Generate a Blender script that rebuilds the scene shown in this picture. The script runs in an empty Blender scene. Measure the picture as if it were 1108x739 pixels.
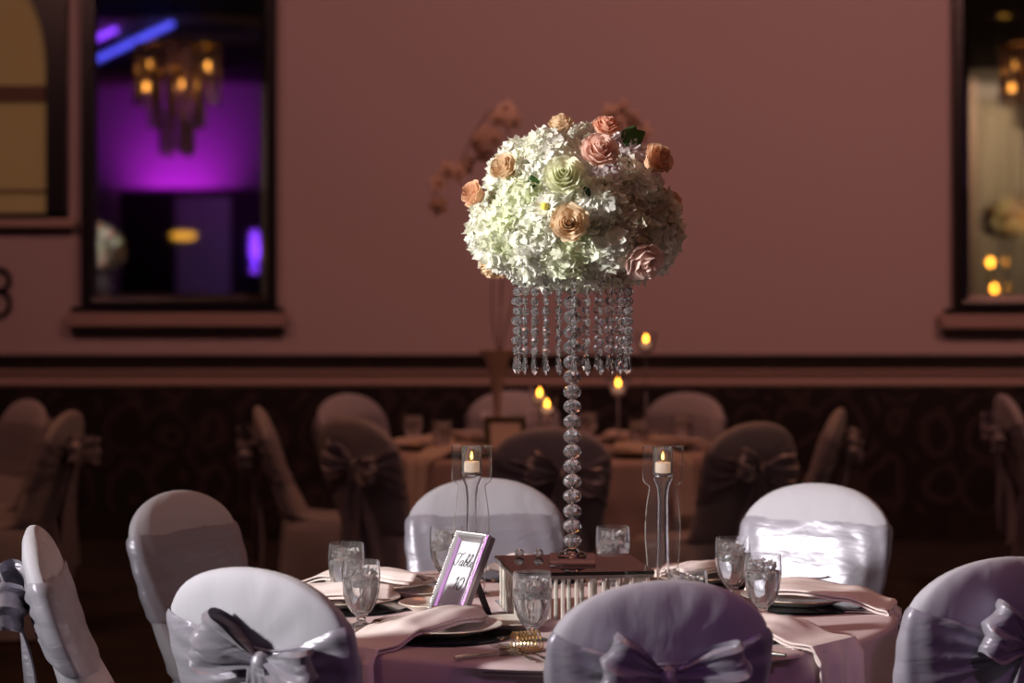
import bpy, bmesh, math, random
from math import sin, cos, pi, sqrt, radians, exp
from mathutils import Vector, Matrix, Euler
import numpy as np

random.seed(7)
SC = bpy.context.scene
COL = SC.collection

# ------------------------------------------------------------------ materials
def mat(name, color, rough=0.6, metal=0.0, trans=0.0, ior=1.45, emit=None, estr=0.0, spec=None, sheen=0.0, sub=0.0):
    m = bpy.data.materials.new(name)
    m.use_nodes = True
    b = m.node_tree.nodes['Principled BSDF']
    b.inputs['Base Color'].default_value = (*color, 1)
    b.inputs['Roughness'].default_value = rough
    b.inputs['Metallic'].default_value = metal
    b.inputs['Transmission Weight'].default_value = trans
    b.inputs['IOR'].default_value = ior
    if spec is not None:
        b.inputs['Specular IOR Level'].default_value = spec
    if sheen:
        b.inputs['Sheen Weight'].default_value = sheen
    if sub:
        b.inputs['Subsurface Weight'].default_value = sub
        b.inputs['Subsurface Radius'].default_value = (0.012, 0.010, 0.008); b.inputs['Subsurface Scale'].default_value = 1.0
    if emit:
        b.inputs['Emission Color'].default_value = (*emit, 1)
        b.inputs['Emission Strength'].default_value = estr
    return m

def nodes(m):
    return m.node_tree.nodes, m.node_tree.links, m.node_tree.nodes['Principled BSDF']

def add_noise_bump(m, scale=(20, 20, 20), strength=0.2, dist=0.01, detail=3, coord='Object', distortion=0.0):
    N, L, b = nodes(m)
    tc = N.new('ShaderNodeTexCoord'); mp = N.new('ShaderNodeMapping')
    mp.inputs['Scale'].default_value = scale
    nz = N.new('ShaderNodeTexNoise'); nz.inputs['Scale'].default_value = 1.0; nz.inputs['Detail'].default_value = detail
    nz.inputs['Distortion'].default_value = distortion
    bp = N.new('ShaderNodeBump'); bp.inputs['Strength'].default_value = strength; bp.inputs['Distance'].default_value = dist
    L.new(tc.outputs[coord], mp.inputs['Vector']); L.new(mp.outputs['Vector'], nz.inputs['Vector'])
    L.new(nz.outputs['Fac'], bp.inputs['Height']); L.new(bp.outputs['Normal'], b.inputs['Normal'])
    return nz

def add_color_noise(m, c1, c2, scale=5, detail=3):
    N, L, b = nodes(m)
    tc = N.new('ShaderNodeTexCoord')
    nz = N.new('ShaderNodeTexNoise'); nz.inputs['Scale'].default_value = scale; nz.inputs['Detail'].default_value = detail
    cr = N.new('ShaderNodeValToRGB')
    cr.color_ramp.elements[0].position = 0.35; cr.color_ramp.elements[1].position = 0.65
    cr.color_ramp.elements[0].color = (*c1, 1); cr.color_ramp.elements[1].color = (*c2, 1)
    L.new(tc.outputs['Object'], nz.inputs['Vector']); L.new(nz.outputs['Fac'], cr.inputs['Fac'])
    L.new(cr.outputs['Color'], b.inputs['Base Color'])

M = {}
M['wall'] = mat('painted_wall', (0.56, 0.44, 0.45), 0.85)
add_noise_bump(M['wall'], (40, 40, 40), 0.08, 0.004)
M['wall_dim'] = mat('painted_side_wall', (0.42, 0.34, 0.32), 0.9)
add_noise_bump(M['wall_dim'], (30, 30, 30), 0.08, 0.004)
M['soffit'] = mat('white_soffit_paint', (0.75, 0.72, 0.75), 0.85)
M['ceiling'] = mat('ceiling_paint', (0.10, 0.085, 0.075), 0.9)
M['darkwood'] = mat('dark_wood', (0.016, 0.010, 0.009), 0.45)
add_color_noise(M['darkwood'], (0.012, 0.008, 0.007), (0.024, 0.015, 0.012), 9)
M['blackframe'] = mat('black_lacquer', (0.008, 0.006, 0.006), 0.35)
M['rail'] = mat('painted_moulding', (0.50, 0.36, 0.32), 0.45)
M['mirror'] = mat('silvered_mirror', (0.88, 0.88, 0.88), 0.02, 1.0)
M['bevel'] = mat('bevelled_mirror', (0.9, 0.92, 0.92), 0.03, 1.0)
M['window'] = mat('amber_lit_shade', (0.30, 0.22, 0.12), 0.8, emit=(0.34, 0.19, 0.065), estr=0.16)
M['window_band'] = mat('window_bar_shade', (0.16, 0.1, 0.07), 0.8)
M['iron'] = mat('wrought_iron', (0.012, 0.01, 0.012), 0.5, 0.6)

# damask wallpaper
m = mat('black_damask_wallpaper', (0.01, 0.01, 0.01), 0.55)
N, L, b = nodes(m)
tc = N.new('ShaderNodeTexCoord'); mp = N.new('ShaderNodeMapping'); mp.inputs['Scale'].default_value = (3.6, 3.6, 3.0)
nz = N.new('ShaderNodeTexNoise'); nz.inputs['Scale'].default_value = 1.3; nz.inputs['Detail'].default_value = 1
mix = N.new('ShaderNodeVectorMath'); mix.operation = 'MULTIPLY_ADD'; mix.inputs[1].default_value = (0.5, 0.5, 0.5)
vo = N.new('ShaderNodeTexVoronoi'); vo.inputs['Scale'].default_value = 1.0; vo.inputs['Randomness'].default_value = 0.35
mu = N.new('ShaderNodeMath'); mu.operation = 'MULTIPLY'; mu.inputs[1].default_value = 26
sn = N.new('ShaderNodeMath'); sn.operation = 'SINE'
n2 = N.new('ShaderNodeTexNoise'); n2.inputs['Scale'].default_value = 7; n2.inputs['Detail'].default_value = 1
ad = N.new('ShaderNodeMath'); ad.operation = 'MULTIPLY'
cr = N.new('ShaderNodeValToRGB'); cr.color_ramp.elements[0].position = 0.12; cr.color_ramp.elements[1].position = 0.3
cr.color_ramp.elements[0].color = (0.007, 0.004, 0.004, 1); cr.color_ramp.elements[1].color = (0.036, 0.022, 0.022, 1)
L.new(tc.outputs['Object'], mp.inputs['Vector']); L.new(mp.outputs['Vector'], nz.inputs['Vector'])
L.new(nz.outputs['Color'], mix.inputs[0]); L.new(mp.outputs['Vector'], mix.inputs[2])
L.new(mix.outputs['Vector'], vo.inputs['Vector']); L.new(vo.outputs['Distance'], mu.inputs[0]); L.new(mu.outputs[0], sn.inputs[0])
L.new(mp.outputs['Vector'], n2.inputs['Vector']); L.new(sn.outputs[0], ad.inputs[0]); L.new(n2.outputs['Fac'], ad.inputs[1])
L.new(ad.outputs[0], cr.inputs['Fac']); L.new(cr.outputs['Color'], b.inputs['Base Color'])
M['wallpaper'] = m

M['carpet'] = mat('brown_carpet', (0.03, 0.018, 0.012), 0.95)
add_color_noise(M['carpet'], (0.014, 0.009, 0.007), (0.034, 0.020, 0.013), 3.5)

def fabric(name, col, rough=0.85, bump=0.25, scale=(9, 9, 9), dist=0.01, **k):
    m = mat(name, col, rough, **k)
    add_noise_bump(m, scale, bump, dist, 3)
    return m
M['cover'] = fabric('white_polyester_cover', (0.45, 0.435, 0.50), 0.75, 0.35, (14, 14, 5), 0.012, sheen=0.3)
M['satin'] = mat('lilac_grey_satin', (0.34, 0.32, 0.39), 0.37, 0.20, spec=0.5, sheen=0.2)
add_noise_bump(M['satin'], (10, 10, 30), 0.35, 0.012, 2.0, distortion=0.8)
M['satin_bow'] = mat('lilac_grey_satin_bow', (0.34, 0.32, 0.39), 0.37, 0.20, spec=0.5, sheen=0.2)
add_noise_bump(M['satin_bow'], (10, 16, 34), 0.5, 0.014, 1.5, distortion=0.8)
M['cloth'] = fabric('blush_tablecloth', (0.60, 0.47, 0.48), 0.85, 0.15, (5, 5, 5))
M['napkin'] = fabric('blush_napkin', (0.80, 0.69, 0.67), 0.85, 0.25, (12, 12, 12), 0.01)
M['plate'] = mat('cream_china', (0.66, 0.60, 0.55), 0.18)
M['plate_rim'] = mat('gold_rim', (0.70, 0.48, 0.22), 0.25, 0.8)
M['charger'] = mat('black_glass_charger', (0.006, 0.007, 0.009), 0.12, spec=0.8)
M['steel'] = mat('polished_steel', (0.62, 0.6, 0.58), 0.16, 1.0)
M['gold'] = mat('gold_wire', (1.0, 0.78, 0.36), 0.2, 1.0)
M['glass'] = mat('clear_glass', (0.97, 0.97, 0.98), 0.0, 0.0, 1.0, 1.48)
M['goblet_glass'] = mat('goblet_glass', (0.97, 0.97, 0.98), 0.0, 0.0, 0.965, 1.48, spec=0.8)
M['crystal'] = mat('cut_crystal', (0.97, 0.96, 0.98), 0.0, 0.0, 0.95, 1.6, spec=0.9)
M['acrylic'] = mat('clear_acrylic', (0.98, 0.97, 0.97), 0.02, 0.0, 0.985, 1.45)
M['water'] = mat('water', (0.97, 0.98, 0.98), 0.0, 0.0, 1.0, 1.33)
M['ice'] = mat('ice', (0.97, 0.97, 0.98), 0.2, 0.0, 0.45, 1.31)
add_noise_bump(M['ice'], (80, 80, 80), 0.6, 0.01)
M['silver'] = mat('silver_photo_frame', (0.68, 0.66, 0.68), 0.30, 0.95)
M['silverside'] = mat('frame_side', (0.30, 0.24, 0.25), 0.4, 0.7)
M['card'] = mat('white_card', (0.62, 0.62, 0.66), 0.12, spec=0.8)
M['ink'] = mat('black_ink', (0.01, 0.01, 0.012), 0.5)
M['wax'] = mat('flame_glow_wax', (0.85, 0.78, 0.72), 0.5, emit=(1.0, 0.6, 0.35), estr=0.3)  # white wax; its weak emission imitates the glow of the flame
M['flame'] = mat('flame', (1, 0.5, 0.1), 0.5, emit=(1.0, 0.42, 0.06), estr=14)
M['flamebg'] = mat('flame_distant', (1, 0.5, 0.1), 0.5, emit=(1.0, 0.36, 0.03), estr=16)
M['bulb'] = mat('warm_bulb', (1, 0.6, 0.2), 0.5, emit=(1.0, 0.40, 0.07), estr=3.5)
M['can'] = mat('warm_downlight', (1, 0.6, 0.2), 0.5, emit=(1.0, 0.46, 0.04), estr=1.1)
M['neon'] = mat('violet_neon', (0.3, 0.1, 1), 0.5, emit=(0.26, 0.05, 1.0), estr=2.0)
M['neonblue'] = mat('blue_strip', (0.1, 0.1, 1), 0.5, emit=(0.10, 0.10, 1.0), estr=1.4)
M['leaf'] = mat('green_leaf', (0.05, 0.12, 0.03), 0.5)
M['foam'] = mat('green_foam', (0.10, 0.13, 0.05), 0.9)
M['bark'] = mat('brown_twig', (0.12, 0.07, 0.05), 0.8)
M['frosted'] = mat('frosted_glass', (0.62, 0.52, 0.48), 0.5, 0.0, 0.3, 1.2)
M['plaster'] = mat('pale_dome_plaster', (0.5, 0.38, 0.22), 0.9)
M['drape'] = fabric('cream_drape', (0.62, 0.58, 0.50), 0.9, 0.2, (8, 8, 1))
M['prism'] = mat('smoked_prism', (0.85, 0.72, 0.66), 0.10, 0.25, 0.35, 1.45, spec=0.9)

def petal_mat(name, c1, c2, scale=14):
    m = mat(name, c1, 0.9, spec=0.08)
    add_color_noise(m, c1, c2, scale, 2)
    N, L, b = nodes(m)
    tr = N.new('ShaderNodeBsdfTranslucent'); mx = N.new('ShaderNodeMixShader'); mx.inputs[0].default_value = 0.42
    L.new(b.inputs['Base Color'].links[0].from_socket, tr.inputs['Color'])
    L.new(b.outputs[0], mx.inputs[1]); L.new(tr.outputs[0], mx.inputs[2])
    L.new(mx.outputs[0], N['Material Output'].inputs['Surface'])
    return m
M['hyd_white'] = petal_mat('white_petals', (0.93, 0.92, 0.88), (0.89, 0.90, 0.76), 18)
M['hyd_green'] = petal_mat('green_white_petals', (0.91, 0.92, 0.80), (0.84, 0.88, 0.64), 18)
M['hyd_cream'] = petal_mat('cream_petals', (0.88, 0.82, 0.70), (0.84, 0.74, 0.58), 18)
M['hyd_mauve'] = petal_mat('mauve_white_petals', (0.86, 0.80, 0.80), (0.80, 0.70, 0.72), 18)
M['rose_peach'] = petal_mat('peach_petals', (0.86, 0.52, 0.34), (0.88, 0.64, 0.46), 30)
M['rose_pink'] = petal_mat('pink_petals', (0.90, 0.60, 0.50), (0.92, 0.70, 0.62), 30)
M['rose_cream'] = petal_mat('ivory_petals', (0.90, 0.89, 0.72), (0.86, 0.88, 0.64), 30)
M['rose_champ'] = petal_mat('champagne_petals', (0.88, 0.66, 0.42), (0.86, 0.72, 0.56), 30)
M['rose_salmon'] = petal_mat('salmon_petals', (0.86, 0.46, 0.34), (0.88, 0.56, 0.42), 30)
M['rose_blush'] = petal_mat('blush_petals', (0.90, 0.76, 0.70), (0.90, 0.64, 0.58), 30)
M['yellow'] = mat('yellow_stamens', (0.85, 0.72, 0.12), 0.7)
M['orchid'] = petal_mat('orchid_petals', (0.78, 0.62, 0.54), (0.70, 0.54, 0.46), 20)

# ------------------------------------------------------------------ object helpers
def props(o, label=None, cat=None, group=None, kind=None):
    if label: o['label'] = label
    if cat: o['category'] = cat
    if group: o['group'] = group
    if kind: o['kind'] = kind
    return o

def thing(name, label, cat, loc=(0, 0, 0), rotz=0.0, group=None, rot=None):
    o = bpy.data.objects.new(name, None)
    o.empty_display_size = 0.1
    COL.objects.link(o)
    o.location = loc
    o.rotation_euler = rot if rot else (0, 0, rotz)
    return props(o, label, cat, group)

def obj(name, data, material=None, parent=None, loc=(0, 0, 0), rot=(0, 0, 0), label=None, cat=None, group=None, kind=None, smooth=None, scale=None):
    """data: (verts, faces) or a Mesh"""
    if isinstance(data, tuple):
        me = bpy.data.meshes.new(name)
        me.from_pydata([tuple(v) for v in data[0]], [], data[1])
        me.validate(); me.update()
        if smooth is None or smooth:
            me.polygons.foreach_set('use_smooth', [True] * len(me.polygons))
            me.set_sharp_from_angle(angle=radians(38))
        if material: me.materials.append(M[material])
    else:
        me = data
        if material and not me.materials: me.materials.append(M[material])
    o = bpy.data.objects.new(name, me)
    COL.objects.link(o)
    o.location = loc; o.rotation_euler = rot
    if scale: o.scale = scale
    if parent: o.parent = parent
    return props(o, label, cat, group, kind)

KIDS = {}
def kids(o):
    return [c for c in bpy.data.objects if c.parent == o]

def tree(o):
    return (o, [tree(c) for c in kids(o)])

def dup(tr, loc=None, rotz=None, label=None, group=None, parent=None):
    o, ch = tr
    c = o.copy(); COL.objects.link(c)
    c.parent = parent
    if loc is not None: c.location = loc
    if rotz is not None: c.rotation_euler = (o.rotation_euler[0], o.rotation_euler[1], rotz)
    if label: c['label'] = label
    if group: c['group'] = group
    for k in ch: dup(k, parent=c)
    return c

# geometry builders: each returns (verts, faces)
def merge(*parts):
    V, F = [], []
    for v, f in parts:
        n = len(V)
        V += [tuple(p) for p in v]
        F += [tuple(i + n for i in q) for q in f]
    return V, F

def xf(g, loc=(0, 0, 0), rot=(0, 0, 0), scale=(1, 1, 1), mtx=None):
    if mtx is None:
        mtx = Matrix.Translation(loc) @ Euler(rot).to_matrix().to_4x4() @ Matrix.Diagonal((*scale, 1))
    return [tuple(mtx @ Vector(v)) for v in g[0]], g[1]

def box(x0, x1, y0, y1, z0, z1, bev=0.0):
    if bev <= 0:
        V = [(x0, y0, z0), (x1, y0, z0), (x1, y1, z0), (x0, y1, z0), (x0, y0, z1), (x1, y0, z1), (x1, y1, z1), (x0, y1, z1)]
        F = [(3, 2, 1, 0), (4, 5, 6, 7), (0, 1, 5, 4), (1, 2, 6, 5), (2, 3, 7, 6), (3, 0, 4, 7)]
        return V, F
    bm = bmesh.new()
    bmesh.ops.create_cube(bm, size=1.0)
    for v in bm.verts:
        v.co = Vector(((x0 + x1) / 2 + v.co.x * (x1 - x0), (y0 + y1) / 2 + v.co.y * (y1 - y0), (z0 + z1) / 2 + v.co.z * (z1 - z0)))
    bmesh.ops.bevel(bm, geom=bm.edges[:], offset=bev, segments=2, affect='EDGES')
    bm.verts.index_update()
    V = [tuple(v.co) for v in bm.verts]; F = [tuple(v.index for v in f.verts) for f in bm.faces]
    bm.free()
    return V, F

def lathe(profile, n=32, ribs=0, ribamp=0.0, ribrange=None, cap=True):
    """profile: list of (r,z)"""
    V, F = [], []
    for r, z in profile:
        for i in range(n):
            a = 2 * pi * i / n
            rr = r
            if ribs and ribrange and ribrange[0] < z < ribrange[1]:
                rr = r * (1 - ribamp * abs(sin(ribs * a / 2)))
            V.append((rr * cos(a), rr * sin(a), z))
    m = len(profile)
    for j in range(m - 1):
        for i in range(n):
            k = (i + 1) % n
            F.append((j * n + i, j * n + k, (j + 1) * n + k, (j + 1) * n + i))
    if cap:
        if profile[0][0] > 1e-6: F.append(tuple(reversed(range(n))))
        if profile[-1][0] > 1e-6: F.append(tuple(range((m - 1) * n, m * n)))
    return V, F

def tube(pts, r, n=8, closed=False):
    pts = [Vector(p) for p in pts]
    V, F = [], []
    m = len(pts)
    up = Vector((0, 0, 1))
    for i, p in enumerate(pts):
        if closed:
            t = pts[(i + 1) % m] - pts[i - 1]
        else:
            t = pts[min(i + 1, m - 1)] - pts[max(i - 1, 0)]
        if t.length < 1e-9: t = Vector((0, 0, 1))
        t.normalize()
        a = up.cross(t)
        if a.length < 0.05: a = Vector((1, 0, 0)).cross(t)
        a.normalize(); b_ = t.cross(a)
        rr = r[i] if isinstance(r, (list, tuple)) else r
        for k in range(n):
            q = 2 * pi * k / n
            V.append(tuple(p + a * (rr * cos(q)) + b_ * (rr * sin(q))))
    for i in range(m if closed else m - 1):
        j = (i + 1) % m
        for k in range(n):
            l = (k + 1) % n
            F.append((i * n + k, i * n + l, j * n + l, j * n + k))
    if not closed:
        F.append(tuple(reversed(range(n)))); F.append(tuple(range((m - 1) * n, m * n)))
    return V, F

def grid(fn, nu, nv, closeu=False):
    V, F = [], []
    for j in range(nv + 1):
        for i in range(nu if closeu else nu + 1):
            V.append(tuple(fn(i / nu, j / nv)))
    w = nu if closeu else nu + 1
    for j in range(nv):
        for i in range(nu):
            k = (i + 1) % w if closeu else i + 1
            F.append((j * w + i, j * w + k, (j + 1) * w + k, (j + 1) * w + i))
    return V, F

def prism_extrude(poly, y0, y1):
    """poly in xz, extruded along y"""
    n = len(poly)
    V = [(x, y0, z) for x, z in poly] + [(x, y1, z) for x, z in poly]
    F = [tuple(range(n)), tuple(reversed(range(n, 2 * n)))]
    for i in range(n):
        j = (i + 1) % n
        F.append((j, i, n + i, n + j))
    return V, F

def sphere(r, nu=16, nv=10, c=(0, 0, 0), sc=(1, 1, 1)):
    g = lathe([(r * sin(pi * j / nv) if 0 < j < nv else 1e-5, -r * cos(pi * j / nv)) for j in range(nv + 1)], nu, cap=False)
    return [(c[0] + x * sc[0], c[1] + y * sc[1], c[2] + z * sc[2]) for x, y, z in g[0]], g[1]

def catmull(P, per=6):
    out = []
    P = [Vector(p) for p in P]
    Q = [P[0] * 2 - P[1]] + P + [P[-1] * 2 - P[-2]]
    for i in range(1, len(Q) - 2):
        for k in range(per):
            t = k / per
            out.append(0.5 * ((2 * Q[i]) + (Q[i + 1] - Q[i - 1]) * t + (2 * Q[i - 1] - 5 * Q[i] + 4 * Q[i + 1] - Q[i + 2]) * t * t + (3 * Q[i] - Q[i - 1] - 3 * Q[i + 1] + Q[i + 2]) * t ** 3))
    out.append(P[-1])
    return out

def sm(a, b_, x):
    t = min(1, max(0, (x - a) / (b_ - a)))
    return t * t * (3 - 2 * t)

# ------------------------------------------------------------------ room
WY = 13.2          # far wall
CZ = 4.3           # ceiling
RX0, RX1, RY0 = -8.0, 9.0, -8.0
obj('floor', box(RX0 - .2, RX1 + .2, RY0 - 4.2, WY + .2, -0.1, 0.0), 'carpet', kind='structure', smooth=False)
obj('ceiling', box(RX0 - .2, RX1 + .2, RY0 - 4.2, WY + .2, CZ, CZ + .1), 'ceiling', kind='structure', smooth=False)
obj('wall_back', box(RX0 - .2, RX1 + .2, WY, WY + .2, 0, CZ), 'wall', kind='structure', smooth=False)
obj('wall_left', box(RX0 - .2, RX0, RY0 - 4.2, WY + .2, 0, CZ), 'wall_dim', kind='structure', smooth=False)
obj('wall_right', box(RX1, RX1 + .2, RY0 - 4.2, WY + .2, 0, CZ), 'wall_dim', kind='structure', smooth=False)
# entrance wall behind the camera, with a wide opening to the bar
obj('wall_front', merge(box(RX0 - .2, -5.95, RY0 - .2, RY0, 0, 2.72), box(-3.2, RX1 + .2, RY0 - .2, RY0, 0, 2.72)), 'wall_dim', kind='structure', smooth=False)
obj('trim_7', box(RX0 - .2, RX1 + .2, RY0 - .2, RY0, 2.72, CZ), 'soffit', kind='structure', smooth=False)
obj('wall_bar', box(RX0 - .2, RX1 + .2, RY0 - 4.2, RY0 - 4.0, 0, CZ), 'darkwood', kind='structure', smooth=False)
# wainscot: wallpaper, dark band, painted rail, skirting
obj('trim_3', box(RX0, RX1, WY - .012, WY, 0, 0.90), 'wallpaper', kind='structure', smooth=False)
obj('trim_1', merge(box(RX0, RX1, WY - .055, WY, 0.985, 1.055, .008), box(RX0, RX1, WY - .07, WY, 1.05, 1.068, .004)), 'darkwood', kind='structure', smooth=False)
rp = [(0, 0.885), (0.025, 0.885), (0.035, 0.90), (0.03, 0.925), (0.04, 0.95), (0.06, 0.965), (0.06, 0.983), (0, 0.983)]
obj('trim_2', ([(x, WY - y, z) for x in (RX0, RX1) for y, z in rp], [(i, (i + 1) % 8, 8 + (i + 1) % 8, 8 + i) for i in range(8)]), 'rail', kind='structure', smooth=False)
obj('baseboard_back', merge(box(RX0, RX1, WY - .03, WY, 0, 0.16, .006)), 'darkwood', kind='structure', smooth=False)

# arched window at the left
def arch_poly(cx, hw, z0, zs, n=18):
    return [(cx - hw, z0), (cx + hw, z0)] + [(cx + hw * cos(pi * k / n), zs + hw * 1.05 * sin(pi * k / n)) for k in range(0, n + 1)]
wcx = -3.33
out = [(-4.02, 1.86), (-2.565, 1.86), (-2.565, 3.72), (-4.02, 3.72)]
# frame plate with arched hole built as strips
inner = [(wcx + .65 * cos(a), 2.72 + .78 * sin(a)) for a in [pi * k / 24 for k in range(25)]]
fr = []
V, F = [], []
for x, z in inner:
    t = max(abs(x - wcx) / .765, (z - 2.72) / 1.0 if z > 2.72 else 0)
    ox, oz = wcx + (x - wcx) / max(t, 1e-6), 2.72 + (z - 2.72) / max(t, 1e-6)
    V += [(x, WY - .07, z), (ox, WY - .07, oz), (x, WY - .005, z), (ox, WY - .005, oz)]
for k in range(24):
    a, c = 4 * k, 4 * (k + 1)
    F += [(a, c, c + 1, a + 1), (a, a + 2, c + 2, c), (a + 1, c + 1, c + 3, a + 3), (a + 2, a + 3, c + 3, c + 2)]
frame_geo = merge((V, F), box(wcx - .765, wcx - .65, WY - .07, WY - .005, 1.86, 2.72), box(wcx + .65, wcx + .765, WY - .07, WY - .005, 1.86, 2.72), box(wcx - .765, wcx + .765, WY - .07, WY - .005, 1.855, 1.885))
w = obj('window_1', prism_extrude(arch_poly(wcx, .66, 1.87, 2.72), WY - .03, WY - .015), 'window', kind='structure', smooth=False)
obj('window_frame', frame_geo, 'blackframe', w, smooth=False)
obj('window_bar', merge(box(wcx - .65, wcx + .65, WY - .045, WY - .03, 2.52, 2.62), box(wcx + .25, wcx + .28, WY - .045, WY - .03, 1.88, 2.52), box(wcx - .65, wcx + .65, WY - .045, WY - .03, 2.0, 2.02)), 'window_band', w, smooth=False)
obj('window_sill', box(wcx - .8, wcx + .82, WY - .09, WY - .002, 1.80, 1.853, .008), 'rail', w, smooth=False)
obj('trim_4', box(wcx - .78, wcx + .79, WY - .03, WY - .002, 1.775, 1.798), 'darkwood', kind='structure', smooth=False)

# black iron scroll under the window
scroll = []
for k in range(20):
    a = -0.6 * pi + 1.35 * pi * k / 19
    scroll.append((0.065 * cos(a), 0, 0.075 + 0.06 * sin(a)))
low = []
for k in range(20):
    a = -0.75 * pi + 1.35 * pi * k / 19
    low.append((0.065 * cos(a), 0, -0.06 + 0.072 * sin(a)))
sc_ = thing('wall_scroll', 'black wrought iron scroll on the wall under the arched window', 'wall ornament', (-2.965, WY - .02, 1.425))
obj('scroll_curl', tube(catmull(list(reversed(scroll)), 2), 0.014, 8), 'iron', sc_)
obj('scroll_curl', tube(catmull(list(reversed(low)), 2), 0.014, 8), 'iron', sc_)
obj('bracket', merge(tube([(-.06, 0, .13), (-.06, 0, -.13)], .01, 8), box(-.07, -.05, .0, .02, -.14, .14)), 'iron', sc_)

# wall mirrors
def mirror(x0, x1, z0, z1, label):
    cx = (x0 + x1) / 2
    t = thing('wall_mirror', label, 'mirror', (cx, WY, z0), group=None)
    w, h = (x1 - x0), z1 - z0
    hw = w / 2
    f = 0.05
    fr = merge(box(-hw, -hw + f, -.07, -.002, 0, h, .006), box(hw - f, hw, -.07, -.002, 0, h, .006), box(-hw + f, hw - f, -.07, -.002, h - f, h, .006), box(-hw + f, hw - f, -.07, -.002, 0, .035, .006))
    obj('mirror_frame', fr, 'blackframe', t, smooth=False)
    b = 0.04
    X0, X1, Z0, Z1 = -hw + f, hw - f, .035, h - f
    obj('mirror_glass', box(X0 + b, X1 - b, -.042, -.03, Z0 + b, Z1 - b), 'mirror', t, smooth=False)
    o4 = [(X0, -.035, Z0), (X1, -.035, Z0), (X1, -.035, Z1), (X0, -.035, Z1)]
    i4 = [(X0 + b, -.042, Z0 + b), (X1 - b, -.042, Z0 + b), (X1 - b, -.042, Z1 - b), (X0 + b, -.042, Z1 - b)]
    obj('bevelled_edge', (o4 + i4, [(i, (i + 1) % 4, 4 + (i + 1) % 4, 4 + i) for i in range(4)]), 'bevel', t, smooth=False)
    obj('dark_shelf', box(-hw - .055, hw + .045, -.10, -.002, -.025, -.001, .006), 'blackframe', t, smooth=False)
    obj('moulded_ledge', merge(box(-hw - .085, hw + .07, -.08, -.002, -.075, -.026, .01), box(-hw - .08, hw + .065, -.10, -.002, -.115, -.076, .012)), 'rail', t, smooth=False)
    obj('ledge_base', box(-hw - .065, hw + .05, -.06, -.002, -.155, -.116, .01), 'darkwood', t, smooth=False)
    return t
mirror(-2.48, -1.357, 1.345, 3.75, 'tall black framed mirror on the left wall showing a chandelier and purple light')
mirror(2.545, 3.67, 1.335, 3.75, 'black framed wall mirror at the right edge showing cream drapes')

# ------------------------------------------------------------------ behind the camera (seen in the mirrors)
# pale dome recesses with downlights
def downlight(x, y, label):
    t = thing('recessed_downlight', label, 'ceiling light', (x, y, CZ), group=None)
    obj('trim_ring', lathe([(.17, 0), (.21, -.004), (.22, -.02), (.19, -.03), (.17, -.02)], 28), 'rail', t)
    obj('lens', lathe([(.165, -.002), (.16, -.016), (.0001, -.022)], 28), 'can', t)
downlight(-3.25, 1.3, 'amber recessed ceiling downlight above the chandelier in the mirror')
downlight(-5.75, -6.6, 'small amber recessed downlight left of the chandelier in the mirror')
downlight(5.35, 1.5, 'amber recessed ceiling downlight reflected in the right mirror')
obj('trim_5', merge(xf(lathe([(1.5, -.05), (1.35, -.10), (1.05, -.12), (.9, -.06), (.88, 0)], 48, cap=False), (-3.5, 0.4, CZ))), 'plaster', kind='structure')
obj('trim_6', merge(xf(lathe([(1.6, -.05), (1.45, -.10), (1.15, -.12), (1.0, -.06), (.98, 0)], 48, cap=False), (-6.6, -6.0, CZ))), 'plaster', kind='structure')
for (p, q, lab, mt) in (((-5.15, -2.0, CZ - .18), (-3.6, 2.2, CZ - .18), 'long blue light strip on the ceiling at the top of the left mirror', 'neonblue'),
                        ((-6.1, -3.0, CZ - .18), (-4.3, 1.6, CZ - .18), 'violet light strip beside the blue one on the ceiling', 'neon')):
    t = thing('light_strip', lab, 'strip light', p)
    d = Vector(q) - Vector(p)
    obj('glowing_tube', tube([(0, 0, 0), tuple(d)], .035, 10), mt, t)
    obj('channel', tube([(0, 0, .045), tuple(d + Vector((0, 0, .045)))], .02, 8), 'blackframe', t)

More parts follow.
